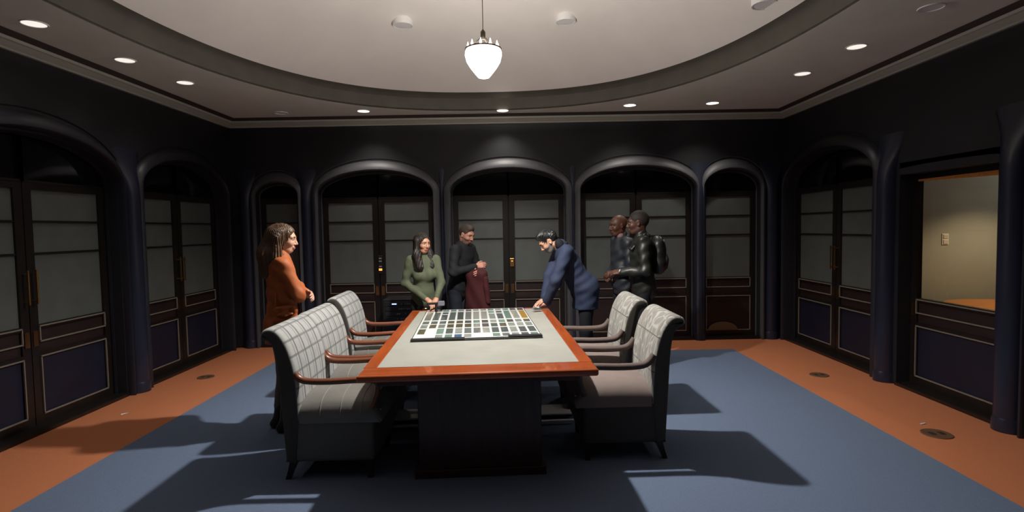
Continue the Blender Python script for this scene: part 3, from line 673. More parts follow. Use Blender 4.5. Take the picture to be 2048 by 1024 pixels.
# equipment rack
rk = empty('equipment_rack', (-1.46, 7.40, 0)); tag(rk, 'black equipment rack with blue indicator behind the green sweater woman', 'rack')
M_rack = mat('rack_black', (.012, .012, .013, 1), .45)
m = MB(); m.box((0, 0, .37), (.50, .40, .70), bev=.006); m.build('cabinet', M_rack, rk)
M_gray = mat('rack_print', (.28, .28, .27, 1), .6)
for i in range(5):
    z = .66-.065*i
    m = MB(); m.box((0, -.203, z), (.44, .012, .052), bev=.003); u = m.build('rack_unit', mat('rack_unit_black', (.018, .018, .02, 1), .4), rk)
    for j in range(9):
        if rng.random() < .8:
            m = MB(); m.box((-.06+j*.027, -.2105, z), (rng.uniform(.008, .02), .003, rng.uniform(.006, .012))); m.build('button', M_gray, u)
m = MB(); m.box((-.10, -.2105, .66), (.06, .003, .014)); m.build('indicator_light', mat('blue_led', (.1, .2, .8, 1), .4, emit=(.35, .5, 1, 1), estr=2.5), rk)
for x in (-.2, .2):
    for y in (-.15, .15):
        m = MB(); m.lathe([(.02, 0), (.02, .022)], (x, y, 0), 12); m.build('foot', M_rack, rk)
# card reader and latch plate on meeting stiles; latch glint painted as emission
for x, lit, lb in ((-1.885, True, 'card reader with orange light on the left-hand back arch doors'), (-.0, False, 'brass latch plate with painted amber glint on the middle back arch doors')):
    cr = empty('card_reader', (x, YB+DEP-.02, 1.04)); tag(cr, lb, 'card reader')
    m = MB(); m.box((0, -.012, .10), (.06, .022, .26 if lit else .12), bev=.004); m.build('housing', M_rack if lit else M_brass, cr)
    m = MB(); m.box((0, -.0245, .03 if lit else .12), (.045, .004, .03) if lit else (.018, .004, .014)); m.build('status_light_and_glint', mat('amber_led_and_glint', (.8, .25, .05, 1), .4, emit=(1, .32, .05, 1), estr=2.0), cr)
    if lit:
        for z in (.075, .15, .19):
            m = MB(); m.box((0, -.0245, z), (.04, .003, .016)); m.build('label_strip', M_gray, cr)
# ------------------------------------------------------------------ people: smooth implicit bodies turned into meshes
def V3(*a): return np.array(a, dtype=np.float64)
def rotz(a): c, s = math.cos(a), math.sin(a); return np.array([[c, -s, 0], [s, c, 0], [0, 0, 1.]])
def roty(a): c, s = math.cos(a), math.sin(a); return np.array([[c, 0, s], [0, 1, 0], [-s, 0, c]])
def rotx(a): c, s = math.cos(a), math.sin(a); return np.array([[1, 0, 0], [0, c, -s], [0, s, c.real]])
def cap(a, b, ra, rb=None, k=None, flat=None, op='u'): return ('c', np.asarray(a, float), np.asarray(b, float), ra, ra if rb is None else rb, k, flat, op)
def ell(c, r, R=None, k=None, op='u'): return ('e', np.asarray(c, float), np.asarray(r, float), np.eye(3) if R is None else R, k, op)
def plane(n, d): return ('p', np.asarray(n, float), d)           # keep n.p <= d
def moved(prims, R, t):
    out = []
    for p in prims:
        if p[0] == 'c': out.append(('c', R@p[1]+t, R@p[2]+t, p[3], p[4], p[5], None if p[6] is None else (R@np.asarray(p[6][0], float), p[6][1]), p[7]))
        elif p[0] == 'e': out.append(('e', R@p[1]+t, p[2], R@p[3], p[4], p[5]))
        else:
            n_ = R@p[1]; out.append(('p', n_, p[2]+float(n_@t)))
    return out
def implicit(prims, vox, K=.03, wrinkle=None):
    lo = np.full(3, 1e9); hi = -lo
    for p in prims:
        if p[0] == 'c' and p[7] == 'u':
            r = max(p[3], p[4])*(max(1.0, p[6][1]) if p[6] else 1.0)
            lo = np.minimum(lo, np.minimum(p[1], p[2])-r); hi = np.maximum(hi, np.maximum(p[1], p[2])+r)
        elif p[0] == 'e' and p[5] == 'u':
            e = np.sqrt(((p[3]*p[2])**2).sum(1)); lo = np.minimum(lo, p[1]-e); hi = np.maximum(hi, p[1]+e)
    lo = lo-vox*4-.012; hi = hi+vox*4+.012; n = np.ceil((hi-lo)/vox).astype(int)+1
    ax = [lo[i]+vox*np.arange(n[i]) for i in range(3)]
    D = np.full(n, 0.5, dtype=np.float32)
    for p in prims:
        if p[0] == 'p':
            q = ax[0][:, None, None]*p[1][0]+ax[1][None, :, None]*p[1][1]+ax[2][None, None, :]*p[1][2]-p[2]
            np.maximum(D, q.astype(np.float32), out=D); continue
        op = p[7] if p[0] == 'c' else p[5]; k = (p[5] if p[0] == 'c' else p[4]); k = K if k is None else k
        pad = k+vox*3+.02
        if p[0] == 'c':
            r = max(p[3], p[4])*(max(1.0, p[6][1]) if p[6] else 1.0); a0 = np.minimum(p[1], p[2])-r-pad; a1 = np.maximum(p[1], p[2])+r+pad
        else:
            e = np.sqrt(((p[3]*p[2])**2).sum(1)); a0 = p[1]-e-pad; a1 = p[1]+e+pad
        i0 = np.maximum(0, np.floor((a0-lo)/vox).astype(int)); i1 = np.minimum(n, np.ceil((a1-lo)/vox).astype(int)+1)
        if np.any(i1 <= i0): continue
        X = ax[0][i0[0]:i1[0], None, None]; Y = ax[1][None, i0[1]:i1[1], None]; Z = ax[2][None, None, i0[2]:i1[2]]
        if p[0] == 'c':
            A, B = p[1], p[2]; px, py, pz = X-A[0], Y-A[1], Z-A[2]; d = B-A
            sc_ = 1.0
            if p[6]:
                w_, s_ = np.asarray(p[6][0], float), p[6][1]; w_ = w_/np.linalg.norm(w_)
                q = (px*w_[0]+py*w_[1]+pz*w_[2])*(1/s_-1); px = px+q*w_[0]; py = py+q*w_[1]; pz = pz+q*w_[2]
                dq = float(d@w_)*(1/s_-1); d = d+dq*w_; sc_ = min(1.0, s_)
            L2 = float(d@d)+1e-12; t = np.clip((px*d[0]+py*d[1]+pz*d[2])/L2, 0, 1)
            dd = (np.sqrt((px-t*d[0])**2+(py-t*d[1])**2+(pz-t*d[2])**2)-(p[3]+(p[4]-p[3])*t))*sc_
        else:
            c_, r_, R = p[1], p[2], p[3]; px, py, pz = X-c_[0], Y-c_[1], Z-c_[2]
            u = px*R[0, 0]+py*R[1, 0]+pz*R[2, 0]; v = px*R[0, 1]+py*R[1, 1]+pz*R[2, 1]; w_ = px*R[0, 2]+py*R[1, 2]+pz*R[2, 2]
            k0 = np.sqrt((u/r_[0])**2+(v/r_[1])**2+(w_/r_[2])**2); k1 = np.sqrt((u/r_[0]**2)**2+(v/r_[1]**2)**2+(w_/r_[2]**2)**2)+1e-9
            dd = k0*(k0-1)/k1
        S = D[i0[0]:i1[0], i0[1]:i1[1], i0[2]:i1[2]]
        if op == 'u':
            h = np.maximum(k-np.abs(S-dd), 0)/k; S[...] = np.minimum(S, dd)-h*h*k*.25
        else:
            h = np.maximum(k-np.abs(-S-dd), 0)/k; S[...] = np.maximum(S, -dd)+h*h*k*.25
    if wrinkle:
        X, Y, Z = ax[0][:, None, None], ax[1][None, :, None], ax[2][None, None, :]
        D += wrinkle(X, Y, Z).astype(np.float32)
    # surface nets
    ins = D < 0
    cnt = np.zeros(n-1, dtype=np.int8)
    for i in (0, 1):
        for j in (0, 1):
            for l_ in (0, 1): cnt += ins[i:n[0]-1+i, j:n[1]-1+j, l_:n[2]-1+l_]
    act = (cnt > 0) & (cnt < 8); ci = np.argwhere(act)
    if len(ci) == 0: return np.zeros((0, 3)), np.zeros((0, 4), int)
    idx = np.full(n-1, -1, dtype=np.int64); idx[act] = np.arange(len(ci))
    acc = np.zeros((len(ci), 3)); num = np.zeros(len(ci))
    cor = np.array([[i, j, l_] for i in (0, 1) for j in (0, 1) for l_ in (0, 1)])
    val = np.stack([D[ci[:, 0]+c[0], ci[:, 1]+c[1], ci[:, 2]+c[2]] for c in cor], 1).astype(np.float64)
    for a in range(8):
        for b in range(a+1, 8):
            if abs(cor[a]-cor[b]).sum() != 1: continue
            va, vb = val[:, a], val[:, b]; mk = (va < 0) != (vb < 0)
            t = np.where(mk, va/(va-vb+1e-20), 0)
            acc += np.where(mk[:, None], cor[a]+t[:, None]*(cor[b]-cor[a]), 0); num += mk
    verts = lo+vox*(ci+acc/num[:, None])
    faces = []
    for axn in range(3):
        b, c = (axn+1) % 3, (axn+2) % 3
        s0 = [slice(None)]*3; s1 = [slice(None)]*3; s0[axn] = slice(0, -1); s1[axn] = slice(1, None)
        A, B = ins[tuple(s0)], ins[tuple(s1)]; e = np.argwhere(A != B)
        ok = (e[:, b] > 0) & (e[:, c] > 0) & (e[:, b] < n[b]-1) & (e[:, c] < n[c]-1); e = e[ok]
        fl = A[e[:, 0], e[:, 1], e[:, 2]]
        def cell(db, dc):
            q = e.copy(); q[:, b] += db; q[:, c] += dc; return idx[q[:, 0], q[:, 1], q[:, 2]]
        Q = np.stack([cell(-1, -1), cell(0, -1), cell(0, 0), cell(-1, 0)], 1)
        Q = np.where(fl[:, None], Q, Q[:, ::-1]); faces.append(Q)
    F = np.concatenate(faces); F = F[(F >= 0).all(1)]
    return verts, F
def np_mesh(name, parts, mats, parent=None, mi=None):
    V = np.concatenate([p[0] for p in parts]); F = []; off = 0
    for v, f in parts: F.append(f+off); off += len(v)
    F = np.concatenate(F)
    me = bpy.data.meshes.new(name); me.vertices.add(len(V)); me.vertices.foreach_set('co', V.astype(np.float32).ravel())
    me.loops.add(F.size); me.loops.foreach_set('vertex_index', F.astype(np.int32).ravel())
    me.polygons.add(len(F)); me.polygons.foreach_set('loop_start', (np.arange(len(F))*4).astype(np.int32)); me.polygons.foreach_set('loop_total', np.full(len(F), 4, np.int32))
    for q in (mats if isinstance(mats, (list, tuple)) else [mats]): me.materials.append(q)
    if mi is not None: me.polygons.foreach_set('material_index', mi(V[F].mean(1)).astype(np.int32))
    me.polygons.foreach_set('use_smooth', np.ones(len(F), bool)); me.update(calc_edges=True); me.validate()
    o = bpy.data.objects.new(name, me); C.objects.link(o)
    if parent is not None: o.parent = parent
    return o
def folds(amp, f=26.0, ph=0.0, zs=1.0):
    def fn(X, Y, Z):
        q = 1.3*np.sin(7*X+5*Z*zs+ph)+1.1*np.sin(9*Y-6*Z*zs+1+ph)
        return amp*(np.sin(f*(.55*X+.35*Y+Z*zs)+q*1.6)*np.sin(f*.45*(Y-.6*X-.5*Z)+q+ph))
    return fn
def strands(amp, f=160.0):
    def fn(X, Y, Z):
        return amp*np.sin(f*np.arctan2(Y, X+.001)*.25+3*np.sin(14*Z))*np.ones_like(Z)
    return fn
def hand_prims(W, xd, zd, side, curl=(.5, .55, .6, .65), thumb=.5, s=1.0):
    X = np.asarray(xd, float); X /= np.linalg.norm(X); Z = np.asarray(zd, float); Z = Z-X*(Z@X); Z /= np.linalg.norm(Z); Y = np.cross(Z, X)*side
    P = []; ys = (.031, .0105, -.0105, -.030); L = ((.042, .026, .021), (.046, .029, .022), (.042, .027, .021), (.034, .021, .018)); kx = (.086, .090, .086, .078)
    P.append(cap(W-X*.04*s, W+X*.012*s, .027*s, .026*s, flat=(Z, .75)))
    for i in range(4):
        K_ = W+X*kx[i]*s+Y*ys[i]*s; P.append(cap(W+X*.012*s+Y*ys[i]*.55*s, K_, .0155*s, .0125*s, k=.014)); a = .12; p = K_
        for j in range(3):
            a += curl[i]*(.8 if j == 0 else 1.0); d = X*math.cos(a)-Z*math.sin(a)+Y*ys[i]*.9; d /= np.linalg.norm(d); q = p+d*L[i][j]*s
            P.append(cap(p, q, (.0105-.001*j)*s, (.0098-.0011*j)*s, k=.003)); p = q
    b = W+X*.022*s+Y*.024*s-Z*.006*s; d = X*.72+Y*.66-Z*.25*thumb; d /= np.linalg.norm(d); q = b+d*.042*s; P.append(cap(b, q, .0155*s, .0125*s, k=.012))
    d = X*.9+Y*(.40-.3*thumb)-Z*.45*thumb; d /= np.linalg.norm(d); r = q+d*.032*s; P.append(cap(q, r, .0115*s, .0102*s, k=.003)); d = X*.92+Y*(.2-.3*thumb)-Z*.55*thumb; d /= np.linalg.norm(d); P.append(cap(r, r+d*.024*s, .0102*s, .0085*s, k=.003))
    return P
def head_prims(fem=False):
    j = .92 if fem else 1.0
    P = [ell((-.014, 0, .030), (.100, .078, .094), k=.02), ell((.030, 0, -.020), (.066, .062*j, .088), k=.03), ell((.050, 0, -.088), (.034*j, .034*j, .026), k=.03),
         cap((-.01, .052*j, -.06), (.045, .025*j, -.093), .016, .016, k=.03), cap((-.01, -.052*j, -.06), (.045, -.025*j, -.093), .016, .016, k=.03),
         cap((.083, .012, .026), (.078, .045, .022), .011 if fem else .014, .010, k=.02), cap((.083, -.012, .026), (.078, -.045, .022), .011 if fem else .014, .010, k=.02),
         ell((.060, .040, -.028), (.026, .024, .024), k=.02), ell((.060, -.040, -.028), (.026, .024, .024), k=.02),
         ell((.101, .033, .003), (.016, .019, .011), k=.012, op='s'), ell((.101, -.033, .003), (.016, .019, .011), k=.012, op='s'),
         cap((.090, 0, .012), (.110, 0, -.030), .0085, .012, k=.012), ell((.096, .012, -.036), (.012, .009, .008), k=.008), ell((.096, -.012, -.036), (.012, .009, .008), k=.008),
         cap((.090, -.020, -.062), (.090, .020, -.062), .0075, k=.008), cap((.089, -.017, -.073), (.089, .017, -.073), .0085, k=.008), cap((.103, -.022, -.0675), (.103, .022, -.0675), .0035, k=.006, op='s')]
    for s in (-1, 1):
        P += [ell((-.006, s*.079, -.006), (.020, .009, .032), rotz(s*.35)@roty(-.15), k=.006), ell((.002, s*.087, -.002), (.010, .006, .017), k=.006, op='s')]
    return P
HAIRLINE = lambda d=-.012: plane((.6, 0, -.8), d)
def person(name, loc, yaw, H, label, skin, pose, outfit):
    """local frame: x forward, y to the person's left, z up; feet at the origin"""
    t_root = empty(name, loc, yaw); tag(t_root, label, 'person')
    s = H/1.75; hip = V3(pose.get('hipx', 0), pose.get('hipy', 0), .92*s); RT = rotz(pose.get('twist', 0))@roty(pose.get('lean', 0))@rotx(pose.get('side', 0)); fem = outfit.get('fem', False)
    T = lambda x, y, z: hip+RT@V3(x*s, y*s, z*s)
    sw_ = .165 if fem else .19
    shl = {1: T(-.005, sw_, .505), -1: T(-.005, -sw_, .505)}
    for sd in (1, -1): shl[sd] = shl[sd]+np.asarray(pose.get('shift', {}).get(sd, (0, 0, 0)), float)
    nb = T(-.005, 0, .565); ho = np.asarray(pose.get('head_off', (.03, 0, .145)), float)*s; hc = nb+ho; RH = rotz(pose.get('hyaw', 0))@roty(pose.get('hpitch', 0))@rotx(pose.get('hroll', 0)); hs = (.97 if fem else 1.0)*max(.94, s)*pose.get('hscale', 1.0)
    RHs = RH*hs
    def hl(prims):                          # head-local prims to person-local
        out = []
        for p in prims:
            if p[0] == 'c': out.append(('c', hc+RHs@p[1], hc+RHs@p[2], p[3]*hs, p[4]*hs, p[5], None, p[7]))
            elif p[0] == 'e': out.append(('e', hc+RHs@p[1], p[2]*hs, RH@p[3], p[4], p[5]))
            else: n_ = RH@p[1]; out.append(('p', n_, p[2]*hs+float(n_@hc)))
        return out
    # arms
    arm = {}
    for sd in (1, -1):
        a = pose['arm'][sd]; arm[sd] = (shl[sd], np.asarray(a['elbow'], float), np.asarray(a['wrist'], float), a)
    leg = {}
    for sd in (1, -1):
        dflt = ((.01, sd*.095*s, .085*s), (.025*s, sd*.095*s, .49*s)); an, kn = pose.get('leg', {}).get(sd, dflt)
        leg[sd] = (hip+RT@V3(0, sd*.085*s, -.02*s)*1.0, np.asarray(kn, float), np.asarray(an, float))
    # skin: one continuous body, hands and head at finer grain
    core = [ell(T(0, 0, .02), V3(.09, .13, .11)*s, RT), ell(T(0, 0, .33), V3(.085, .12, .20)*s, RT), cap(T(0, 0, .1), T(0, 0, .4), .08*s, .085*s), cap(shl[1], shl[-1], .045*s), cap(nb-RT@V3(0, 0, .08), hc+RHs@V3(-.02, 0, -.03), .05*s, .05*s)]
    for sd in (1, -1):
        A, E_, W, _ = arm[sd]; core += [cap(A, E_, .04*s, .034*s), cap(E_, W, .034*s, .024*s)]
        h_, k_n, an = leg[sd]; core += [cap(h_, k_n, .065*s, .045*s), cap(k_n, an, .043*s, .03*s)]
    parts = [implicit(core, .014, .03)]
    neck = [cap(nb-RT@V3(0, 0, .04), hc+RHs@V3(-.025, 0, -.055), (.052 if fem else .060)*s, (.046 if fem else .056)*s, k=.03)]
    parts.append(implicit(hl(head_prims(fem))+neck, .0042, .02))
    for sd in (1, -1):
        A, E_, W, a = arm[sd]; xd = a.get('dir', W-E_)
        if a.get('hand', True): parts.append(implicit(hand_prims(W, xd, a['back'], a.get('thumb_side', 1), a.get('curl', (.35, .4, .45, .5)), a.get('thumb', .5), s*(.92 if fem else 1.0))+[cap(E_+(W-E_)*.6, W, .031*s, .026*s, k=.02)], .0036, .008))
    # eyes
    for sd in (1, -1):
        parts.append(implicit([ell(hc+RHs@V3(.0765, sd*.032, .003), V3(.0125, .0125, .0125)*hs)], .003, .001))
    lipc, beardc, browc = outfit.get('lip'), outfit.get('beard'), outfit.get('brow')
    mats_ = [skin, lipc or skin, browc or M_leg, mat('eye_white', (.26, .24, .22, 1), .3), mat('iris_dark', (.01, .008, .006, 1), .15), beardc or skin]
    def assign(c):
        q = (c-hc)@RHs/(hs*hs); x, y, z = q[:, 0], np.abs(q[:, 1]), q[:, 2]; r = np.zeros(len(c))
        inh = (np.abs(q) < .16).all(1)
        if beardc: r[inh & (z < -.040+.25*(np.maximum(0, .05-x))) & (x > .0) & (z > -.13)] = 5
        r[inh & (x > .078) & (y < .024) & (z < -.056) & (z > -.081)] = 1
        r[inh & (x > .070) & (y > .012) & (y < .052) & (z > .021) & (z < .031)] = 2
        e = inh & ((q[:, 0]-.0765)**2+(y-.032)**2+(z-.003)**2 < .0130**2); r[e] = 3; r[e & ((y-.032)**2+(z-.003)**2 < .0058**2) & (x > .08)] = 4
        return r
    body = np_mesh('body', parts, mats_, t_root, assign)
    ctx = dict(T=T, RT=RT, s=s, shl=shl, nb=nb, hc=hc, RH=RH, RHs=RHs, hs=hs, hl=hl, arm=arm, leg=leg, hip=hip, root=t_root, fem=fem)
    outfit['dress'](ctx)
    return t_root
def shoe(ctx, sd, mt, boot=False, name='shoe', toe=0.0):
    h_, kn, an = ctx['leg'][sd]; s = ctx['s']; b = V3(an[0], an[1], 0); d = V3(math.cos(toe), math.sin(toe)*sd, 0)
    P = [cap(b+d*(-.045)*s+V3(0, 0, .035), b+d*.08*s+V3(0, 0, .035), .036*s, .043*s, k=.03), cap(b+d*.08*s+V3(0, 0, .03), b+d*.165*s+V3(0, 0, .024), .043*s, .034*s, k=.03), cap(b+d*(-.02)*s+V3(0, 0, .05), an+V3(0, 0, .02), .042*s, .042*s, k=.03)]
    if boot: P += [cap(an, an+(kn-an)*.22, .046*s, .050*s, k=.02)]
    P.append(plane((0, 0, -1), -.004))
    np_mesh(name, [implicit(P, .008, .03)], mt, ctx['root'])
def sleeve(ctx, sd, r0, r1, r2, upto=.93):
    A, E_, W, _ = ctx['arm'][sd]; s = ctx['s']; return [cap(A, E_, r0*s, r1*s, k=.05), cap(E_, E_+(W-E_)*upto, r1*s, r2*s, k=.03)]
def jacket(ctx, mt, hem=-.14, fold=.004, girth=1.0, name='jacket', vox=.0085, arm_r=(.066, .056, .044), flare=1.0, upto=.93, belly=0.0):
    T, RT, s = ctx['T'], ctx['RT'], ctx['s']; g_ = girth
    P = [ell(T(.0, 0, .36), V3(.125*g_, .175*g_, .20)*s, RT, k=.06), ell(T(.012+belly, 0, .14), V3(.125*g_+belly, .160*g_, .19)*s, RT, k=.08), ell(T(-.005, 0, -.02), V3(.130*g_*flare, .172*g_*flare, .16)*s, RT, k=.08),
         cap(T(-.012, .13, .49), T(-.012, -.13, .49), .072*s, k=.06), cap(T(-.01, 0, .48), ctx['nb']+RT@V3(-.005, 0, .012), .085*s, .068*s, k=.05)]
    if hem < -.16: P.append(cap(T(-.005, 0, -.05), T(-.005, 0, hem+.05), .125*g_*flare*s, .132*g_*flare*s, k=.05, flat=(RT@V3(0, 1, 0), 1.32)))
    for sd in (1, -1): P += sleeve(ctx, sd, *arm_r, upto=upto)
    return P
def hem_cut(ctx, P, hem):           # cut the torso off at the hem but keep the sleeves
    T, RT = ctx['T'], ctx['RT']; n_ = RT@V3(0, 0, -1); p0 = T(0, 0, hem)
    return P
def trousers(ctx, mt, name='trousers', r=(.088, .066, .052), fold=.003, to=.05, hipw=1.0):
    T, RT, s = ctx['T'], ctx['RT'], ctx['s']; P = [ell(T(-.005, 0, -.005), V3(.118, .158*hipw, .12)*s, RT, k=.05)]
    for sd in (1, -1):
        h_, kn, an = ctx['leg'][sd]; P += [cap(h_+V3(0, 0, -.03*s), kn, r[0]*s, r[1]*s, k=.04), cap(kn, an+V3(0, 0, to), r[1]*s, r[2]*s, k=.03)]
    np_mesh(name, [implicit(P, .009, .04, folds(fold, 30, 1.0))], mt, ctx['root'])
def split_jacket(ctx, mt, hem, fold, name='jacket', ph=0.0, upright=False, **kw):
    """torso cut at the hem, sleeves added afterwards so low hands keep their cuffs"""
    P = jacket(ctx, mt, hem=hem, **kw); T, RT = ctx['T'], ctx['RT']
    torso, slv = P[:-4], P[-4:]
    n_ = RT@V3(0, 0, -1); pt = T(0, 0, hem)
    if upright:
        s = ctx['s']; n_ = V3(0, 0, -1); pt = ctx['hip']+V3(0, 0, hem*s)
        torso = torso[:2]+torso[3:5]+[ell(ctx['hip']+V3(-.01, 0, .04)*s, V3(.145, .18, .15)*s, k=.08), cap(ctx['hip']+V3(-.01, 0, .0), ctx['hip']+V3(-.005, 0, hem*s+.02), .138*s, .140*s, k=.06, flat=((0, 1, 0), 1.35))]
    torso = torso+[plane(n_, float(n_@pt))]
    return np_mesh(name, [implicit(torso+slv, .0085, .05, folds(fold*.7, 46, ph))], mt, ctx['root'])
def hair_mesh(ctx, prims, mt, amp=.0025, vox=.0055, f=160, name='hair'):
    hc = ctx['hc']
    def st(X, Y, Z):
        x, y, z = X-hc[0], Y-hc[1], Z-hc[2]; a = np.arctan2(y, x+.0001)
        return amp*np.sin(f*.35*a+2.2*np.sin(9*z+3*a)+8*z)*np.ones_like(x+y+z)
    np_mesh(name, [implicit(ctx['hl'](prims), vox, .02, st)], mt, ctx['root'])
def short_hair(d=-.012, thick=.008, extra=()):
    return [ell((-.016, 0, .034), (.100+thick, .078+thick, .094+thick))]+list(extra)+[ell((.092, 0, -.022), (.078, .072, .100), k=.012, op='s'), ell((.0, .088, -.012), (.034, .026, .046), k=.01, op='s'), ell((.0, -.088, -.012), (.034, .026, .046), k=.01, op='s'), plane((.45, 0, -.89), d+.030)]
def fabric_mat(n, c, rough=.8, spec=.3, **k): return mat(n, c, rough, spec=spec, bump=.15, bscale=500, var=k.pop('var', .08), vscale=15, **k)
def skin_mat(n, c): 
    m = mat(n, c, .48, var=.05, vscale=30, bump=.03, bscale=300); b = m.node_tree.nodes['Principled BSDF']; b.inputs['Subsurface Weight'].default_value = .12; b.inputs['Subsurface Radius'].default_value = (.01, .004, .002); return m
S_light = skin_mat('skin_light', (.52, .29, .20, 1)); S_warm = skin_mat('skin_warm', (.50, .25, .16, 1)); S_pink = skin_mat('skin_pink', (.46, .22, .16, 1)); S_dark = skin_mat('skin_dark', (.115, .045, .026, 1)); S_dark2 = skin_mat('skin_deep_brown', (.10, .042, .028, 1))
L_rose = skin_mat('lip_rose', (.32, .09, .075, 1)); L_brown = skin_mat('lip_brown', (.10, .035, .03, 1))
H_brown = mat('hair_brown', (.075, .038, .018, 1), .42, var=.3, vscale=40); H_dark = mat('hair_dark', (.014, .008, .006, 1), .5, var=.3, vscale=40); H_short = mat('hair_short_brown', (.035, .020, .014, 1), .6); H_black = mat('hair_black', (.008, .008, .009, 1), .32); H_stub = mat('shaved_black', (.018, .012, .010, 1), .7); H_beard = mat('grey_stubble', (.16, .14, .13, 1), .7); H_browbeard = mat('brown_stubble', (.16, .08, .055, 1), .7)

# --- woman in the rust jacket, seen from behind her right shoulder
M_rust = mat('rust_leather', (.33, .09, .026, 1), .62, spec=.3, var=.12, vscale=9, bump=.06, bscale=90)
M_legg = fabric_mat('grey_leggings', (.13, .105, .10, 1)); M_boot = mat('black_boot', (.010, .010, .010, 1), .4)
def dress_rust(x):
    o = split_jacket(x, M_rust, -.17, .009, arm_r=(.062, .056, .043), girth=.93, flare=1.03)
    T, RT, s = x['T'], x['RT'], x['s']
    np_mesh('collar', [implicit([cap(T(-.05, .05, .55), T(-.05, -.05, .55), .035, k=.03), cap(T(.03, .07, .50), T(-.05, .05, .55), .022, .03), cap(T(.03, -.07, .50), T(-.05, -.05, .55), .022, .03)], .008, .03)], M_rust, o)
    np_mesh('pocket_flap', [implicit([cap(T(.085, -.115, -.02), T(.03, -.168, -.02), .016), cap(T(.09, -.115, -.07), T(.03, -.172, -.07), .016)], .007, .04)], M_rust, o)
    trousers(x, M_legg, r=(.083, .058, .042), to=.10, name='leggings')
    for sd in (1, -1): shoe(x, sd, M_boot, True, 'boot')
    hair_mesh(x, [ell((-.016, 0, .036), (.110, .090, .103)), ell((.098, 0, -.035), (.062, .080, .112), k=.02, op='s'),
                  cap((-.075, 0, .03), (-.105, .0, -.13), .080, .098, k=.05), cap((-.105, .02, -.13), (-.115, .03, -.29), .092, .075, k=.05), cap((-.115, -.04, -.15), (-.10, -.05, -.30), .07, .05, k=.04), cap((-.03, -.075, .0), (-.03, -.095, -.16), .034, .045, k=.04), cap((-.03, .075, .0), (-.03, .095, -.16), .034, .045, k=.04)], H_brown, amp=.005, f=120)
person('person', (-1.90, 4.47, .006), math.radians(30), 1.68, 'woman in rust jacket with long brown hair standing behind the plaid armchairs', S_light,
       dict(lean=.04, hyaw=-.35, hpitch=.10, arm={-1: dict(elbow=(.11, -.20, 1.12), wrist=(.165, .07, 1.175), back=(.6, -.6, .5), thumb_side=1), 1: dict(elbow=(.10, .20, 1.12), wrist=(.20, -.07, 1.11), back=(.7, .5, .4), thumb_side=-1)},
            leg={1: ((-.03, .075, .085), (.02, .085, .48)), -1: ((.0, -.07, .085), (.03, -.075, .48))}), dict(fem=True, dress=dress_rust, lip=L_rose, brow=H_brown))
hb_ = empty('handbag', (-1.80, 4.33, .90), math.radians(12)); tag(hb_, 'small rust leather handbag hanging at the hip of the rust jacket woman', 'handbag')
np_mesh('bag_body', [implicit([cap((-.06, 0, .03), (.06, 0, .03), .032, k=.02), cap((-.06, 0, .11), (.06, 0, .12), .024, k=.02), cap((-.06, 0, .03), (-.06, 0, .11), .03, .024), cap((.06, 0, .03), (.06, 0, .12), .03, .024), cap((0, 0, .03), (0, 0, .11), .032, .026)], .006, .03, folds(.003, 40))], M_rust, hb_)
np_mesh('flap', [implicit([cap((-.06, -.012, .125), (.06, -.012, .135), .02, k=.02), cap((-.05, -.03, .08), (.05, -.03, .085), .012, k=.02), cap((0, -.025, .12), (0, -.032, .07), .018)], .006, .03)], M_rust, hb_)
m = MB(); m.tube(bez([(-.075, 0, .12), (-.07, .03, .30), (-.03, .10, .50)], 6), .006, 8); m.build('strap', M_rust, hb_, smooth=True)
# --- woman in the green sweater with both hands on the far left table corner
M_green = fabric_mat('sage_green_knit', (.088, .102, .062, 1)); M_black = fabric_mat('black_cloth', (.010, .010, .011, 1))
def dress_green(x):
    T, RT, s = x['T'], x['RT'], x['s']
    P = [ell(T(.0, 0, .36), V3(.105, .150, .18)*s, RT, k=.05), ell(T(.01, 0, .12), V3(.105, .130, .18)*s, RT, k=.08), ell(T(.0, 0, -.02), V3(.115, .160, .13)*s, RT, k=.08), cap(T(-.01, .11, .49), T(-.01, -.11, .49), .060*s, k=.05), cap(T(-.01, 0, .47), x['nb'], .075*s, .056*s, k=.05),
         ell(T(.085, .065, .31), V3(.062, .066, .066)*s, RT, k=.04), ell(T(.085, -.065, .31), V3(.062, .066, .066)*s, RT, k=.04)]
    n_ = RT@V3(0, 0, -1); P.append(plane(n_, float(n_@T(0, 0, -.10))))
    for sd in (1, -1): P += sleeve(x, sd, .056, .048, .037, .86)
    np_mesh('sweater', [implicit(P, .008, .05, folds(.0035, 34))], M_green, x['root'])
    b = np_mesh('belt', [implicit([cap(T(0, 0, -.105), T(0, 0, -.125), .118*s, k=.02, flat=(RT@V3(0, 1, 0), 1.36))], .009, .02)], M_boot, x['root'])
    np_mesh('buckle', [implicit([cap(T(.118, .02, -.115), T(.118, -.02, -.115), .014)], .006, .02)], M_brass, b)
    trousers(x, M_black, hipw=.98); [shoe(x, sd, M_boot) for sd in (1, -1)]
    hair_mesh(x, [ell((-.016, 0, .036), (.108, .089, .102)), ell((.102, 0, -.03), (.072, .062, .110), k=.02, op='s'), cap((-.07, 0, .02), (-.085, 0, -.24), .078, .075, k=.05),
                  cap((-.01, .078, .03), (.015, .088, -.14), .030, .040, k=.03), cap((.015, .092, -.14), (.085, .085, -.285), .052, .046, k=.04), cap((-.01, -.078, .03), (.015, -.088, -.14), .030, .040, k=.03), cap((.015, -.092, -.14), (.085, -.085, -.285), .052, .046, k=.04)], H_dark, amp=.004, f=120)
wy = math.radians(-90+14); wl = V3(-1.03, 6.34, .006); Rw = rotz(-wy)
loc_ = lambda p: Rw@(V3(*p)-wl)
h1, h2 = loc_((-.93, 6.075, .835)), loc_((-.875, 6.075, .825))
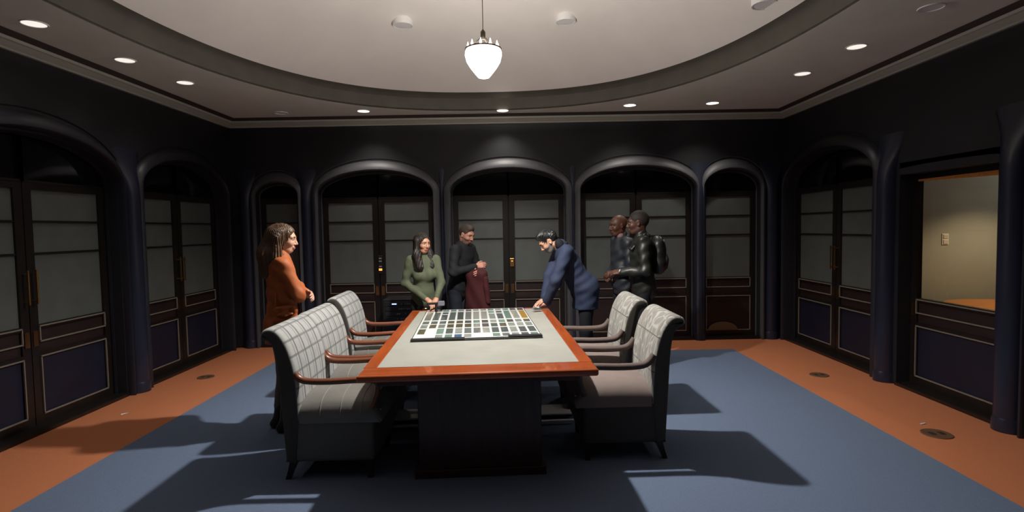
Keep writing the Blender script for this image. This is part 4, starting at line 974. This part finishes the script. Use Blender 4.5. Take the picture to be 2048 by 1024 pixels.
person('person', tuple(wl), wy, 1.575, 'woman in sage green sweater resting both hands on the far table corner', S_warm,
       dict(lean=.06, hyaw=.50, hpitch=.10, arm={-1: dict(elbow=loc_((-1.235, 6.30, 1.02)), wrist=h1, dir=Rw@V3(.45, -.55, -.35), back=Rw@V3(-.1, -.3, 1), thumb_side=1, curl=(.2, .25, .25, .3)), 1: dict(elbow=loc_((-.815, 6.28, 1.02)), wrist=h2+V3(0, .02, .02), dir=Rw@V3(-.1, -.75, -.4), back=Rw@V3(.1, -.4, 1), thumb_side=-1, curl=(.2, .2, .25, .3))}), dict(fem=True, dress=dress_green, lip=L_rose, brow=H_dark))
# --- man in the dark suit with arms folded over a red coat
M_suit = fabric_mat('charcoal_suit', (.011, .012, .015, 1)); M_suit2 = fabric_mat('slate_trousers', (.014, .017, .026, 1)); M_shirtd = fabric_mat('dark_shirt', (.02, .018, .02, 1)); M_shoe = mat('black_shoe', (.01, .009, .009, 1), .3)
def lapels(x, mt, o):
    T = x['T']
    np_mesh('collar', [implicit([cap(T(-.06, .05, .565), T(-.06, -.05, .565), .024, k=.02), cap(T(-.06, .05, .565), T(.10, .05, .42), .022, .018), cap(T(-.06, -.05, .565), T(.10, -.05, .42), .022, .018)], .008, .02)], mt, o)
def dress_suit(x):
    o = split_jacket(x, M_suit, -.16, .005, girth=1.0); lapels(x, M_suit, o); trousers(x, M_suit2); [shoe(x, sd, M_shoe) for sd in (1, -1)]
    hair_mesh(x, short_hair(-.006, .004, [ell((.035, 0, .098), (.05, .05, .026), k=.03)]), H_short, .0015)
my = math.radians(-28); ml = V3(-.68, 6.92, .006); Rm = rotz(-my)
lm_ = lambda p: Rm@(V3(*p)-ml)
person('person', tuple(ml), my, 1.69, 'man in dark suit with folded arms behind the far end of the table', S_pink,
       dict(lean=.17, hyaw=-.15, hpitch=.34, head_off=(.05, 0, .13), arm={-1: dict(elbow=(.10, -.27, 1.10), wrist=(.30, -.06, 1.16), back=(.75, -.3, .5), thumb_side=1), 1: dict(elbow=(.14, .25, 1.10), wrist=(.31, -.02, 1.09), back=(.8, .3, .3), thumb_side=-1)}), dict(dress=dress_suit, lip=L_rose, brow=H_short, beard=H_browbeard))
ct = empty('coat', (-.42, 6.70, .66)); tag(ct, 'dark red coat hanging over the forearm of the suited man', 'coat')
M_red = fabric_mat('dark_red_cloth', (.05, .008, .010, 1))
ctp = [cap((-.10, .05, .42), (.07, -.04, .42), .045, k=.05), cap((-.08, .03, .40), (-.10, .03, .02), .055, .075, k=.08), cap((.04, -.02, .40), (.08, -.04, .0), .055, .075, k=.08), cap((-.02, .0, .38), (-.01, .0, -.02), .06, .08, k=.08)]
np_mesh('coat_body', [implicit(ctp, .009, .06, folds(.009, 45, 2.0, .25))], M_red, ct)
np_mesh('coat_sleeve', [implicit([cap((.09, -.06, .36), (.12, -.08, .08), .04, .034)], .008, .03, folds(.004, 40))], M_red, ct)
# --- man in the navy suit leaning on the far right table corner
M_navy = fabric_mat('navy_suit', (.024, .033, .068, 1)); M_navyt = fabric_mat('dark_navy_trousers', (.008, .009, .014, 1))
ny = math.radians(180+6); nl_ = V3(.78, 6.08, .006); Rn = rotz(-ny); ln_ = lambda p: Rn@(V3(*p)-nl_)
def dress_navy(x):
    o = split_jacket(x, M_navy, -.20, .0055, upright=True, girth=1.03, arm_r=(.072, .062, .049), upto=.90); lapels(x, M_navyt, o)
    np_mesh('scarf', [implicit([cap(x['nb']+x['RT']@V3(.01, .04, .03), x['nb']+x['RT']@V3(.01, -.04, .03), .058, k=.03)], .008, .02, folds(.004, 60))], M_navyt, x['root'])
    trousers(x, M_navyt); [shoe(x, sd, M_shoe) for sd in (1, -1)]
    hair_mesh(x, short_hair(-.005, .007, [ell((.03, 0, .105), (.058, .056, .026), k=.03)]), H_black, .005, f=90)
hn1, hn2 = ln_((.345, 5.95, .835)), ln_((.36, 5.90, .815))
person('person', tuple(nl_), ny, 1.75, 'man in navy suit leaning over the far right table corner on both hands', S_light,
       dict(hipx=-.02, lean=.50, hpitch=.70, head_off=(.135, 0, .055), arm={1: dict(elbow=ln_((.46, 5.80, 1.06)), wrist=hn2, dir=Rn@V3(-.8, -.05, -.28), back=Rn@V3(-.3, 0, 1), thumb_side=-1, curl=(.12, .14, .16, .2), thumb=.1), -1: dict(elbow=ln_((.41, 6.07, 1.09)), wrist=hn1+V3(0, 0, .02), dir=Rn@V3(-.7, -.3, -.35), back=Rn@V3(-.3, 0, 1), thumb_side=1, curl=(.15, .15, .18, .2), thumb=.1)},
            leg={1: ((.0, .11, .085), (.0, .10, .49)), -1: ((-.12, -.11, .085), (-.06, -.1, .49))}), dict(dress=dress_navy, lip=L_rose, brow=H_black, beard=H_beard))
# --- two men at the right
M_slate = mat('slate_jacket', (.022, .026, .033, 1), .5, bump=.1, bscale=60, var=.1); M_lea2 = mat('black_leather', (.013, .014, .011, 1), .46, spec=.6, bump=.12, bscale=40, var=.15)
def dress_slate(x):
    o = split_jacket(x, M_slate, -.16, .011, girth=1.02, ph=2.0); lapels(x, M_slate, o); trousers(x, M_black); [shoe(x, sd, M_shoe) for sd in (1, -1)]
    np_mesh('shirt_collar', [implicit([cap(x['nb']+V3(.03, .03, .012), x['nb']+V3(.03, -.03, .012), .046, k=.02)], .008, .02)], mat('pink_shirt', (.30, .16, .17, 1), .7), x['root'])
person('person', (1.355, 6.72, .006), math.radians(180+12), 1.76, 'bald man in slate jacket standing behind the man with the backpack', S_dark,
       dict(hscale=1.06, lean=.03, hpitch=.06, hyaw=.10, head_off=(.045, 0, .135), arm={1: dict(elbow=(.0, .235, 1.09), wrist=(.15, .12, 1.06), back=(.3, .6, .7), thumb_side=-1), -1: dict(elbow=(.0, -.235, 1.10), wrist=(.16, -.06, 1.04), back=(.3, -.6, .7), thumb_side=1)}), dict(dress=dress_slate, lip=L_brown, brow=H_stub))
def dress_leather(x):
    o = split_jacket(x, M_lea2, -.16, .010, girth=1.04, ph=4.0); trousers(x, M_black); [shoe(x, sd, M_shoe) for sd in (1, -1)]
    T = x['T']
    np_mesh('collar', [implicit([cap(T(-.065, .06, .56), T(-.065, -.06, .56), .03, k=.03), cap(T(-.065, .06, .56), T(.04, .085, .50), .028, .02), cap(T(-.065, -.06, .56), T(.04, -.085, .50), .028, .02)], .008, .02)], M_lea2, o)
    np_mesh('shirt_collar', [implicit([cap(x['nb']+V3(.005, .022, .026), x['nb']+V3(.005, -.022, .026), .047, k=.02)], .007, .02)], mat('white_shirt', (.62, .60, .60, 1), .7), x['root'])
    A, E_, W, _ = x['arm'][1]; np_mesh('shirt_cuff', [implicit([cap(E_+(W-E_)*.92, E_+(W-E_)*.97, .040, k=.01)], .006, .01)], MATS['white_shirt'], x['root'])
    for sd in (1, -1): np_mesh('shoulder_strap', [implicit([cap(T(-.12, sd*.10, .46), T(-.03, sd*.105, .575), .018), cap(T(-.03, sd*.105, .575), T(.115, sd*.11, .42), .018)], .007, .02)], M_boot, o)
    hair_mesh(x, short_hair(-.010, .004), H_stub, .0006)
person('person', (1.48, 6.20, .006), math.radians(180-8), 1.785, 'man in black leather jacket and white collar wearing a backpack', S_dark2,
       dict(hscale=1.06, lean=.04, hpitch=.05, hyaw=-.05, head_off=(.04, 0, .14), arm={1: dict(elbow=(.0, .245, 1.13), wrist=(.25, .15, 1.115), back=(.2, .5, .85), thumb_side=-1), -1: dict(elbow=(.02, -.24, 1.12), wrist=(.25, -.06, 1.08), back=(.2, -.5, .85), thumb_side=1)}), dict(dress=dress_leather, lip=L_brown, brow=H_stub))
bp = empty('backpack', (1.48, 6.20, 1.26), math.radians(180-8)); tag(bp, 'black backpack on the back of the man in leather jacket', 'backpack')
np_mesh('pack_body', [implicit([ell((-.165, 0, .06), (.085, .15, .19)), ell((-.17, 0, -.06), (.09, .155, .12)), ell((-.15, 0, .17), (.07, .12, .08))], .009, .05, folds(.005, 34))], M_boot, bp)
np_mesh('front_pocket', [implicit([ell((-.235, 0, -.03), (.045, .11, .10))], .008, .03, folds(.004, 40))], mat('pack_black', (.014, .014, .015, 1), .6), bp)
m = MB(); m.box((-.20, .07, .20), (.05, .04, .03), bev=.006); m.build('buckle', mat('pale_buckle', (.35, .38, .34, 1), .3, metal=.6), bp)
